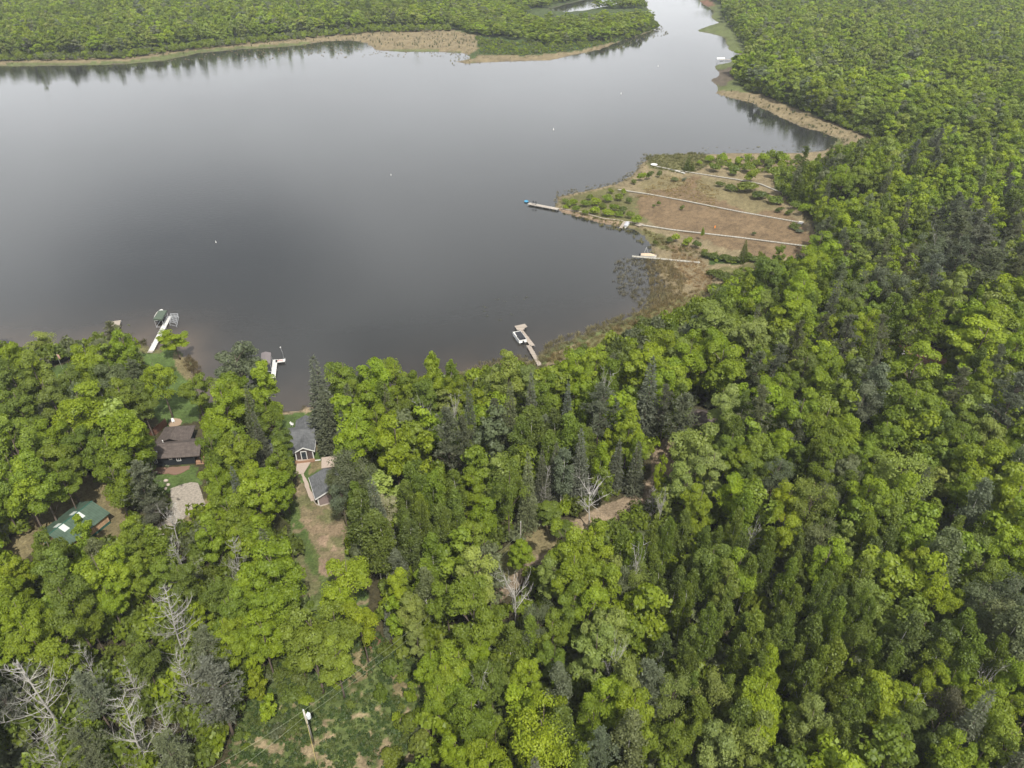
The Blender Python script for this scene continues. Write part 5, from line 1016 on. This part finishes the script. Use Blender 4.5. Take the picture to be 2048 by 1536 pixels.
h = thing('brown_roofed_cabin', 'brown hipped cabin roof peeping out between the trees right of the pines', 'cabin', (43.5, 129.5, 1), R(-14)); MB().box(-3.5, 3.5, -2.8, 2.8, -.4, 2.3).build('wall', M_SIDB, h)
roofmesh('roof', [[(-4, -3.3, 2.3), (4, -3.3, 2.3), (2, 0, 4.1), (-2, 0, 4.1)], [(4, 3.3, 2.3), (-4, 3.3, 2.3), (-2, 0, 4.1), (2, 0, 4.1)], [(-4, 3.3, 2.3), (-4, -3.3, 2.3), (-2, 0, 4.1)], [(4, -3.3, 2.3), (4, 3.3, 2.3), (2, 0, 4.1)]], M_SHB, h)
window(h, -1, -2.81, .8, 1, 1)
v = thing('parked_truck', 'white truck half hidden under the trees beside red-brown bare ground', 'truck', P(1793, 712, 1.05), R(-60)); v.scale = (.8, .8, .8)
MB().box(-.95, .95, -2.5, 1.0, .55, 1.05).build('body', M_WHITE, v, bevel=.08); MB().add([(-.85, -.6, 1.05), (.85, -.6, 1.05), (.85, 1.0, 1.05), (-.85, 1.0, 1.05), (-.7, -.1, 1.75), (.7, -.1, 1.75), (.7, .95, 1.75), (-.7, .95, 1.75)], [(4, 5, 6, 7), (0, 1, 5, 4), (1, 2, 6, 5), (2, 3, 7, 6), (3, 0, 4, 7)]).build('cab', M_WHITE, v, bevel=.04)
MB().add([(-.66, -.46, 1.18), (.66, -.46, 1.18), (.6, -.19, 1.66), (-.6, -.19, 1.66), (-.66, -.49, 1.2), (.66, -.49, 1.2), (.6, -.22, 1.68), (-.6, -.22, 1.68)], [(4, 5, 6, 7), (3, 2, 1, 0), (0, 1, 5, 4), (2, 3, 7, 6)]).build('windscreen', M_GLASS, v)
MB().box(-.95, .95, 1.05, 3.0, .6, 1.2).build('bed', M_WHITE, v); MB().box(-.9, .9, -2.62, -2.5, .45, .7).build('bumper', M_BLACK, v)
for x in (-.85, .85):
    for y in (-1.7, 2.1):
        w_ = MB().lathe([(.2, -.13), (.38, -.12), (.38, .12), (.2, .13)], n=14).build('wheel', M_BLACK, v); w_.rotation_euler = (0, pi / 2, 0); w_.location = (x, y, .38)

# docks ------------------------------------------------------------------
def dock(name, label, segs, m, cat='dock', z=.62, group=None, posts=True, base=None):
    """segs: list of ((px, py), (px, py), width)"""
    o = P(*segs[0][0], z); d = thing(name, label, cat, (o[0], o[1], 0), 0, group)
    for a, b_, w_ in segs:
        A, B = P(*a, z), P(*b_, z); v = B - A; L_ = float(np.linalg.norm(v)); ang = math.atan2(v[1], v[0]) - pi / 2
        k = MB().box(-w_ / 2, w_ / 2, 0, L_, -.05, 0); k.box(-w_ / 2 + .02, -w_ / 2 + .1, .02, L_ - .02, -.19, -.051); k.box(w_ / 2 - .1, w_ / 2 - .02, .02, L_ - .02, -.19, -.051)
        k = k.build('deck', m, d); k.location = (A[0] - o[0], A[1] - o[1], z); k.rotation_euler.z = ang
        if posts:
            n = max(2, min(9, int(L_ / 3) + 1)); 
            for i in range(n):
                for s in (-1, 1):
                    q = A + v * (.02 + .96 * i / (n - 1)); nx, ny = cos(ang), sin(ang)
                    pk = MB().lathe([(.045, -1.4), (.045, .25 if i % 2 else .06)], n=6).build('post', M_ALU, d); pk.location = (q[0] - o[0] + nx * s * (w_ / 2 + .05), q[1] - o[1] + ny * s * (w_ / 2 + .05), z)
    return d
dock('white_dock', 'long straight white dock running past the green-canopied boat lift on the left shore', [((302, 701.5), (338.5, 632.5), 1.35)], M_DECKW)
dock('grey_ramp', 'short grey ramp at the shore end of the long white dock', [((299, 705), (302, 701.5), 1.35)], M_DECKG, 'ramp', posts=False)
dock('tan_dock', 'small tan dock end poking out above the pine tree on the left shore', [((228, 662), (232.5, 641.5), 2.4)], M_DECKT)
dock('l_shaped_dock', 'white L-shaped dock with a red patch, beside the grey boat canopy', [((546, 756), (550.5, 719), 1.15), ((551, 722.5), (570.5, 720), 1.3)], M_DECKW)
# the red letters on the end of the dock cannot be read in the photograph; the same row of red strokes stands there
a, b_ = P(555, 721.6, .65), P(567, 720.3, .65); v = b_ - a; L_ = float(np.linalg.norm(v)); mm_ = MB(); g = random.Random(4); x = 0
while x < L_ - .1:
    wl_ = g.uniform(.07, .12); mm_.box(x, x + .075, -.3, .3, 0, .012)
    if g.random() < .7: mm_.box(x + .076, x + wl_ + .05, .16, .3, 0, .012)
    if g.random() < .6: mm_.box(x + .046, x + wl_ + .05, -.04, .04, 0, .012)
    if g.random() < .5: mm_.box(x + wl_ + .051, x + wl_ + .095, -.26, .26, 0, .012)
    x += wl_ + .15
k = mm_.build('red_mat', M_RED); k.location = (a[0], a[1], .632); k.rotation_euler.z = math.atan2(v[1], v[0]); tag(k, 'red lettered strip lying on the end of the white L-shaped dock', 'mat')
lp = thing('dock_lamp', 'thin pole with a white globe lamp on the L-shaped dock', 'lamp', P(567.5, 716.5, 0)); MB().tube([(0, 0, -1.2), (0, 0, 1.6), (-.35, .2, 3.1)], .04).build('pole', M_ALU, lp); MB().lathe([(.04, -.16), (.15, -.08), (.17, 0), (.12, .12), (.03, .16)], (-.35, .2, 3.25)).build('lamp_globe', M_WHITE, lp)
lp = thing('mooring_post', 'short mooring post with a white cap by the grey boat canopy', 'post', P(544.5, 722, 0)); MB().tube([(0, 0, -1.2), (0, 0, 1.9)], .05).build('pole', M_ALU, lp); MB().lathe([(.05, 1.9), (.13, 1.98), (.06, 2.1)]).build('cap', M_WHITE, lp)
def lift(name, label, c4, zc, m, hip=.35, cat='boat lift'):
    """c4: canopy corners in pixels (near-left, near-right, far-right, far-left) at height zc"""
    q = [P(*c, zc) for c in c4]; ctr = sum(q) / 4; d = thing(name, label, cat, (ctr[0], ctr[1], 0)); q = [p - np.array((ctr[0], ctr[1], 0)) for p in q]
    a = (q[0] + q[1]) / 2; b_ = (q[2] + q[3]) / 2; r0 = a + (b_ - a) * .12 + np.array((0, 0, hip)); r1 = b_ + (a - b_) * .12 + np.array((0, 0, hip))
    if m:
        roofmesh('canopy', [[q[0], q[1], r0], [q[1], q[2], r1, r0], [q[2], q[3], r1], [q[3], q[0], r0, r1]], m, d, .12)
        sk = MB()
        for i in range(4):
            A, B = q[i], q[(i + 1) % 4]; sk.add([A + (0, 0, -.13), B + (0, 0, -.13), B + (0, 0, -.45), A + (0, 0, -.45)], [(0, 1, 2, 3)])
        s_ = sk.build('canopy_skirt', m, d); so_ = s_.modifiers.new('solid', 'SOLIDIFY'); so_.thickness = .03
    for p in q:
        p = p * np.array((.92, .92, 1)); MB().tube([(p[0], p[1], -1.3), (p[0], p[1], zc - .1)], .06).build('post', M_ALU, d)
    fr = MB()
    for i in range(4):
        A, B = q[i] * np.array((.92, .92, 1)), q[(i + 1) % 4] * np.array((.92, .92, 1))
        for zz in ((.3, zc - .25) if m else (.35, 1.3)): fr.tube([(A[0], A[1], zz), (B[0], B[1], zz)], .05, 4)
    if not m:
        for t_ in (.2, .4, .6, .8):
            for i in (0, 1): 
                A, B = q[i] * .92, q[i + 1] * .92; C_, D_ = q[(i + 3) % 4] * .92, q[(i + 2) % 4] * .92; s0 = A + (B - A) * t_; s1 = C_ + (D_ - C_) * t_
                fr.tube([(s0[0], s0[1], 1.3), (s1[0], s1[1], 1.3)], .04, 4)
    fr.build('frame', M_ALU, d); return d, q
lift('boat_lift', 'boat lift under a green canvas canopy beside the long white dock', [(306.3, 637.6), (323.5, 638.2), (333.7, 620.4), (317, 621)], 3.0, M_GREENC)
lift('boat_lift', 'empty aluminium boat lift frame without a canopy at the end of the long white dock', [(337, 643), (352, 647), (356, 626), (340, 626)], 1.4, None)
lift('boat_lift', 'boat lift under a pitched grey canopy beside the white L-shaped dock', [(521.5, 725), (541, 726), (541.7, 705), (522.5, 706)], 3.0, M_GREYC, hip=.7)
def boat_hull(name, L_, W, m, parent, z0=-.1, z1=.55):
    st = [(-.5, .8, 0), (-.2, 1, 0), (.15, .97, 0), (.35, .7, .05), (.46, .35, .1), (.5, .03, .16)]; vs, fs = [], []
    for t, ww, up in st:
        for x, z in ((-ww * W / 2, z1 + up), (-ww * W * .36, z0 + up), (0, z0 - .06 + up), (ww * W * .36, z0 + up), (ww * W / 2, z1 + up)): vs.append((x, t * L_, z))
    for i in range(len(st) - 1):
        for j in range(4): a = i * 5 + j; fs.append((a, a + 1, a + 6, a + 5))
    fs.append((0, 1, 2, 3, 4)[::-1]); fs.append(tuple(range((len(st) - 1) * 5, len(st) * 5)))
    k = MB().add(vs, fs).build(name, m, parent, smooth=False); so_ = k.modifiers.new('solid', 'SOLIDIFY'); so_.thickness = .06; return k
# rowing boat seen inside the green-canopied lift: its pale hull
bt = thing('lifted_boat', 'white boat hanging in the lift under the green canopy', 'boat', P(320, 633, .6) * np.array((1, 1, 0)) + np.array((0, 0, .9)), math.atan2(*(P(325, 620, 0) - P(315, 638, 0))[:2][::-1]) - pi / 2); boat_hull('hull', 5.2, 2.0, M_WHITE, bt); MB().box(-.8, .8, -2.2, 1.0, .35, .6).build('boat_cover', M_BEIGE, bt)
# pontoon boat and its dock
dock('tan_plank_dock', 'tan plank dock with a wider end platform beside the pontoon boat', [((1080, 731), (1057, 690.5), 1.15), ((1065.5, 691.5), (1041.5, 660.5), 1.25)], M_DECKT)
pl = P(1040, 654, .64); d = thing('dock_platform', 'tan plank platform with a cut corner at the lake end of the plank dock', 'platform', (pl[0], pl[1], 0)); q = [P(a, b_, .64) - pl for a, b_ in ((1029, 652.5), (1049.5, 648), (1054.5, 653.5), (1050, 656), (1045.5, 661), (1034, 660))]
MB().prism([(p[0], p[1]) for p in q], .58, .72).build('deck', M_DECKT, d)
for p in (q[0], q[1], q[3], q[5]): MB().lathe([(.05, -1.3), (.05, .57)], (p[0] * .9, p[1] * .9, 0), 6).build('post', M_ALU, d)
A, B = P(1031.8, 663, .8), P(1046.6, 683, .8); v = A - B; c = (A + B) / 2
b_ = thing('pontoon_boat', 'white pontoon boat with a dark cover moored at the tan plank dock', 'boat', (c[0], c[1], 0), math.atan2(v[1], v[0]) - pi / 2); L_ = float(np.linalg.norm(v)); W = 2.3; h2 = L_ / 2
for s in (-1, 1): k = MB().tube([(s * .8, -h2 + .2, .15), (s * .8, h2 - .7, .15), (s * .8, h2 - .1, .32)], [.3, .3, .1], 12).build('float', M_ALU, b_, True)
MB().box(-W / 2, W / 2, -h2, h2 - .25, .47, .56).build('deck', M_WHITE, b_)
for s in (-1, 1): k = MB().box(s * (W / 2 - .04) - .03, s * (W / 2 - .04) + .03, -h2 + .35, h2 - .5, .57, 1.18); k.build('side_panel', M_WHITE, b_)
MB().box(-W / 2 + .1, W / 2 - .1, h2 - .54, h2 - .48, .57, 1.15).build('front_panel', M_WHITE, b_); MB().box(-W / 2 + .1, W / 2 - .1, -h2 + .32, -h2 + .38, .57, 1.15).build('rear_panel', M_WHITE, b_)
MB().box(-.6, W / 2 - .1, -h2 + 1.2, h2 - .9, .57, 1.25).build('cover', M_BLACK, b_, bevel=.15); MB().box(-W / 2 + .12, -.62, h2 - 2.6, h2 - .6, .57, 1.0).build('seat', M_WHITE, b_, bevel=.1)
MB().box(-.35, .45, -h2 + .6, -h2 + 1.15, .57, 1.05).build('console', M_BLACK, b_, bevel=.08); MB().tube([(-W / 2 + .1, .3, 1.2), (-W / 2 + .1, 0, 1.9), (W / 2 - .1, 0, 1.9), (W / 2 - .1, .3, 1.2)], .035).build('folded_top_frame', M_BLACK, b_)
MB().box(-.2, .2, -h2 - .45, -h2 + .05, .1, 1.0).build('outboard_motor', M_BLACK, b_, bevel=.08)
# long dock and covered boat
dock('long_grey_dock', 'long straight pale dock with a beige covered boat alongside, ending in marsh grass', [((1264, 512), (1400, 524.5), 1.1)], M_BOARD)
A, B = P(1281.5, 509, .5), P(1312.5, 511.5, .5); v = B - A; L_ = float(np.linalg.norm(v)); c = (A + B) / 2
b_ = thing('covered_boat', 'boat under a beige cover moored along the long pale dock', 'boat', (c[0], c[1], 0), math.atan2(v[1], v[0]) - pi / 2); boat_hull('hull', L_, 2.1, M_WHITE, b_)
h2 = L_ / 2; vs = []; 
for t_, w_, z_ in ((-.48, .9, .62), (-.2, 1.0, .95), (.1, .95, 1.05), (.32, .7, .85), (.47, .1, .66)): vs += [(-w_, t_ * L_, .6), (-w_ * .5, t_ * L_, z_), (w_ * .5, t_ * L_, z_), (w_, t_ * L_, .6)]
MB().add(vs, [(i * 4 + j, i * 4 + j + 1, i * 4 + j + 5, i * 4 + j + 4) for i in range(4) for j in range(3)] + [(0, 1, 2, 3)[::-1], (16, 17, 18, 19)]).build('boat_cover', M_BEIGE, b_)
MB().box(-.2, .2, -h2 - .5, -h2 - .02, .1, .95).build('outboard_motor', M_BLACK, b_, bevel=.08)
k = thing('white_tripod', 'thin white tripod frame standing behind the beige covered boat', 'frame', P(1292, 505, 0)); MB().tube([(-.55, 0, 0), (0, 0, 1.9)], .035, 4).build('leg', M_WHITE, k); MB().tube([(.7, 0, 0), (0, .02, 1.88)], .035, 4).build('leg', M_WHITE, k); MB().tube([(.1, .7, 0), (.02, .04, 1.85)], .035, 4).build('leg', M_WHITE, k)
# marsh boardwalks
dock('weathered_dock', 'weathered dock with a blue raft tip at the point of the marsh', [((1057, 406.5), (1117, 418), 1.9)], M_DECKG, posts=True)
k = MB().lathe([(.2, 0), (1.1, .05), (1.25, .22), (1.05, .4), (.75, .3), (.1, .28)], n=20).build('inflatable_raft', M_BLUE); k.location = P(1052.5, 403.5, .1); k.scale = (.7, .9, .9); tag(k, 'bright blue inflatable raft at the lake tip of the weathered dock', 'raft')
for i, (px, py) in enumerate(((1067, 406.6), (1072.5, 407.6))): adir('dock_chair', ['dark chair on the weathered dock, the one nearer the blue raft', 'dark chair on the weathered dock, the one nearer the marsh'][i], px, py, .4, M_BLACK, 'dark chairs on the weathered dock'); bpy.context.scene.collection.objects
dock('marsh_boardwalk', 'near marsh boardwalk, longest white plank walk, starting at a small square landing', [((1284, 449.5), (1345, 459), .85), ((1345, 459), (1480, 474.5), .85), ((1480, 474.5), (1612, 491.5), .85)], M_BOARD, 'boardwalk', z=.62, posts=False, group='boardwalks across the marsh')
dock('marsh_boardwalk', 'middle marsh boardwalk of grey planks ending in a white square landing', [((1236, 378.5), (1300, 388), .85), ((1300, 388), (1370, 401), .85), ((1370, 401), (1480, 423), .85), ((1480, 423), (1596, 443.5), .85)], M_BOARD, 'boardwalk', z=.62, posts=False, group='boardwalks across the marsh')
dock('marsh_boardwalk', 'far marsh boardwalk with a white float at its lake end', [((1308, 331), (1345, 339), .9), ((1345, 339), (1475, 358.5), .85), ((1475, 358.5), (1520, 367), .9), ((1520, 367), (1566, 386), .9)], M_BOARD, 'boardwalk', z=.62, posts=False, group='boardwalks across the marsh')
dock('white_ramp', 'white ramp branching off the far marsh boardwalk', [((1341, 338), (1370, 346.5), 1.0)], M_DECKW, 'ramp', posts=False)
dock('square_landing', 'small tan square landing where the near boardwalk begins', [((1274, 451), (1283, 446.5), 2.2)], M_DECKT, 'landing', posts=False, z=.66)
dock('square_landing', 'white square landing at the woods end of the middle boardwalk', [((1597, 444), (1606, 445.8), 2.4)], M_DECKW, 'landing', posts=False, z=.66)
dock('shore_walk', 'narrow broken plank walk from the marsh point to the small moored boat', [((1122, 417), (1160, 423), .6), ((1160, 423), (1205, 436), .6), ((1205, 436), (1246, 441), .6), ((1256, 442.5), (1275, 446.5), .6)], M_DECKT, 'boardwalk', z=.45, posts=False)
dock('short_dock', 'short stubby tan dock beside the silver covered boat', [((1250, 442), (1241.5, 456), 1.1)], M_DECKT, posts=True)
k = MB().lathe([(.1, 0), (1.2, .08), (1.3, .3), (1.0, .42), (.1, .45)], n=16).build('white_float', M_WHITE); k.location = P(1308, 330, .6); k.scale = (1.2, 1.2, 1); tag(k, 'white rounded float at the lake end of the far boardwalk', 'float')
A, B = P(1256, 443.5, .5), P(1250, 454, .5); v = B - A; L_ = float(np.linalg.norm(v)) ; c = (A + B) / 2
b_ = thing('small_boat', 'small boat under a silver cover beside the short tan dock', 'boat', (c[0], c[1], 0), math.atan2(v[1], v[0]) - pi / 2); boat_hull('hull', L_, 1.8, M_WHITE, b_); MB().add([(-.8, -L_ * .45, .6), (.8, -L_ * .45, .6), (.8, L_ * .3, .62), (-.8, L_ * .3, .62), (-.3, -L_ * .35, .95), (.3, -L_ * .35, .95), (.2, L_ * .25, .9), (-.2, L_ * .25, .9)], [(4, 5, 6, 7), (0, 1, 5, 4), (1, 2, 6, 5), (2, 3, 7, 6), (3, 0, 4, 7)]).build('boat_cover', M_SILV, b_)
k = thing('marker_post', 'orange marker post standing in the brown marsh by the near boardwalk', 'post', P(1427.5, 464, .25)); MB().tube([(0, 0, -.2), (0, 0, 1.5)], .06).build('post', M_REDBR, k); MB().box(-.05, .35, -.03, .03, 1.5, 2.4).build('marker_board', M_ORANGE, k)
# far docks and boats
dock('far_dock', 'thin dock leading to the white-canopied lift on the far right shore', [((1440, 119), (1480, 118.5), 1.4)], M_DECKG)
lift('boat_lift', 'boat lift with a white canopy on the far right shore', [(1434, 117.5), (1450, 117.5), (1450, 115), (1434, 115)], 3.2, M_WHITE, hip=.3)
b_ = thing('moored_boat', 'tiny white boat at the tip of the wooded point', 'boat', P(1313, 61, .1), R(60)); boat_hull('hull', 5.5, 2.0, M_WHITE, b_); MB().box(-.6, .6, -1, .4, .5, 1.1).build('console', M_BLACK, b_)
# buoys
BT = None
for px, py, l in ((432, 485, 'white buoy over the dark blue patch of water'), (782, 350.5, 'white buoy alone in the middle of the lake'), (1107, 260, 'white buoy between open lake and the marsh'), (1242, 188, 'white buoy in the mouth of the channel'), (1316, 133, 'white buoy farthest up the channel')):
    if BT is None:
        BT = MB().lathe([(.05, -.3), (.32, -.15), (.36, .1), (.22, .35), (.12, .9), (.1, 1.15), (.02, 1.2)], n=12).build('buoy', M_WHITE, smooth=True); o = BT
    else: o = BT.copy(); col.objects.link(o)
    o.location = P(px, py, 0); s = .55 if py > 300 else .9; o.scale = (s, s, s); tag(o, l, 'buoy', 'buoys on the lake')
# things on the left shore
A = P(187, 697, .3); b_ = thing('rowing_boat', 'grey metal rowing boat pulled up on the left shore', 'boat', (A[0], A[1], .35), R(-48)); boat_hull('hull', 3.8, 1.4, M_ALU, b_); 
for y in (-1, .2): MB().box(-.6, .6, y, y + .25, .3, .35).build('seat', M_ALU, b_)
A = P(193.5, 690, .3); b_ = thing('rowing_boat', 'white rowing boat lying nearest the water on the left shore', 'boat', (A[0], A[1], .3), R(-60)); boat_hull('hull', 3.4, 1.3, M_WHITE, b_)
for y in (-.9, .2): MB().box(-.55, .55, y, y + .22, .3, .35).build('seat', M_WHITE, b_)
A = P(172, 705, .8); b_ = thing('kayak', 'teal kayak lying on the left shore below the shrubs', 'kayak', (A[0], A[1], .85), R(35)); k = MB().tube([(0, -1.7, .25), (0, -1.1, .18), (0, 0, .16), (0, 1.1, .18), (0, 1.7, .28)], [.03, .26, .36, .26, .03], 10).build('hull', M_TEAL, b_, True); MB().lathe([(.22, .0), (.26, .04)], (0, -.1, .5)).build('cockpit_rim', M_BLACK, b_)
adir('garden_chair', 'white garden chair beside the teal kayak', 173, 714, .2, M_WHITE)
k = thing('flag_pole', 'leaning pole with a limp pale red flag among the left shore shrubs', 'flag', P(125, 738, 1)); MB().tube([(0, 0, -.3), (0, 0, 4.5)], .04).build('pole', M_ALU, k); MB().add([(0, 0, 4.4), (.5, .05, 4.2), (.65, -.05, 3.2), (.15, .05, 3.0), (0, .02, 4.4), (.5, .09, 4.2), (.65, -.01, 3.2), (.15, .09, 3.0)], [(0, 1, 2, 3), (7, 6, 5, 4), (0, 4, 5, 1), (1, 5, 6, 2), (2, 6, 7, 3), (3, 7, 4, 0)]).build('flag', mat('faded_flag', (.55, .32, .26), var=.3, scale=3), k)

# utility pole, its cables, the snapped trunk
pb = P(627, 1486, 1.0); pt_ = (-27.75, 54.9)
up = thing('utility_pole', 'weathered wooden utility pole carrying a round white transformer in the grassy clearing', 'utility pole', (pb[0], pb[1], 1.0)); tip = np.array((.55, -1.35, 10.2))
MB().tube([(0, 0, -1), tip], [.17, .12], 10).build('pole', M_POLE, up, True); tr = MB().lathe([(.02, 0), (.27, .02), (.29, .1), (.29, .8), (.26, .88), (.02, .92)], (0, 0, 0), 16).build('transformer', M_ENAMEL, up); tr.location = (tip[0] * .87 + .48, tip[1] * .87, 8.2)
MB().lathe([(.05, 0), (.04, .35), (.07, .4)], (0, 0, .9), 8).build('bushing', M_ENAMEL, tr); MB().lathe([(.06, -.05), (.09, .08), (.05, .2)], (tip[0], tip[1], tip[2] + .05), 8).build('insulator', M_ENAMEL, up); MB().lathe([(.2, 0), (.2, .35)], (tip[0] * .62, tip[1] * .62, 6.2), 10).build('pole_band', M_BLACK, up)
top = np.array((pb[0] + tip[0], pb[1] + tip[1], 1 + tip[2]))
def cable(name, label, a, b_, sag, m, n=24, r=.016):
    a, b_ = np.array(a, float), np.array(b_, float); p = [a + (b_ - a) * i / n - np.array((0, 0, sag * 4 * (i / n) * (1 - i / n))) for i in range(n + 1)]; tag(MB().tube(p, r, 4).build(name, m), label, 'cable')
M_WIRE = mat('bare_wire', (.25, .28, .18), var=.1)
q1 = P(1040, 1066, 9.5); q2 = P(470, 1560, 8)
cable('power_cable', 'upper power cable running from the utility pole towards the dirt road', top, (q1[0], q1[1], 9.5), 1.6, M_WIRE); cable('power_cable', 'lower power cable running from the utility pole towards the dirt road', top - np.array((-.1, 0, 1.3)), (q1[0], q1[1], 8.2), 1.8, M_WIRE)
cable('power_cable', 'upper power cable running from the utility pole to the bottom left', top, P(300, 1600, 11), .8, M_WIRE); cable('power_cable', 'lower power cable running from the utility pole to the bottom left', top - np.array((0, 0, 1.3)), P(300, 1660, 9.7), .8, M_WIRE)
cable('guy_wire', 'yellow-sleeved guy wire from the utility pole to the ground', top - np.array((0, 0, 2)), P(634, 1530, 1), 0, mat('yellow_sleeve', (.5, .42, .14), var=.1), 4, .03)
u2 = thing('utility_pole', 'small distant utility pole beside the little dirt clearing', 'utility pole', P(1041, 1085, 1.0)); MB().tube([(0, 0, -.5), (0, 0, 5.2)], [.13, .1], 8).build('pole', M_POLE, u2); MB().lathe([(.05, 5.2), (.08, 5.3), (.04, 5.4)]).build('insulator', M_ENAMEL, u2)
sn = thing('snapped_trunk', 'bare white snapped-off trunk with two stubs standing between the spruces', 'dead tree', P(1091, 994, 1)); MB().tube([(0, 0, -.3), (-.05, 0, 3), (-.2, .1, 6), (-.35, .15, 8.5)], [.22, .2, .17, .08], 7).build('trunk', M_BIRCH, sn)
MB().tube([(-.15, .1, 5.2), (.5, .0, 5.6), (.9, .1, 5.4)], [.1, .08, .04], 5).build('branch', M_BIRCH, sn); MB().tube([(0, 0, 1.6), (.5, -.1, 2.2), (1.1, 0, 3.2)], [.1, .08, .04], 5).build('branch', M_BIRCH, sn)

# air ------------------------------------------------------------------
if True:
    hz = MB().box(-3600, 3600, -400, 9000, -3.9, 112).build('haze', None); m = bpy.data.materials.new('haze'); m.use_nodes = True; nt = m.node_tree; nt.nodes.clear()
    vo = nt.nodes.new('ShaderNodeVolumePrincipled'); vo.inputs['Color'].default_value = (.86, .91, 1, 1); vo.inputs['Density'].default_value = .00010; vo.inputs['Anisotropy'].default_value = .1
    ou = nt.nodes.new('ShaderNodeOutputMaterial'); nt.links.new(vo.outputs[0], ou.inputs['Volume']); hz.data.materials.append(m); tag(hz, kind='stuff')
print('objects', len(bpy.data.objects))
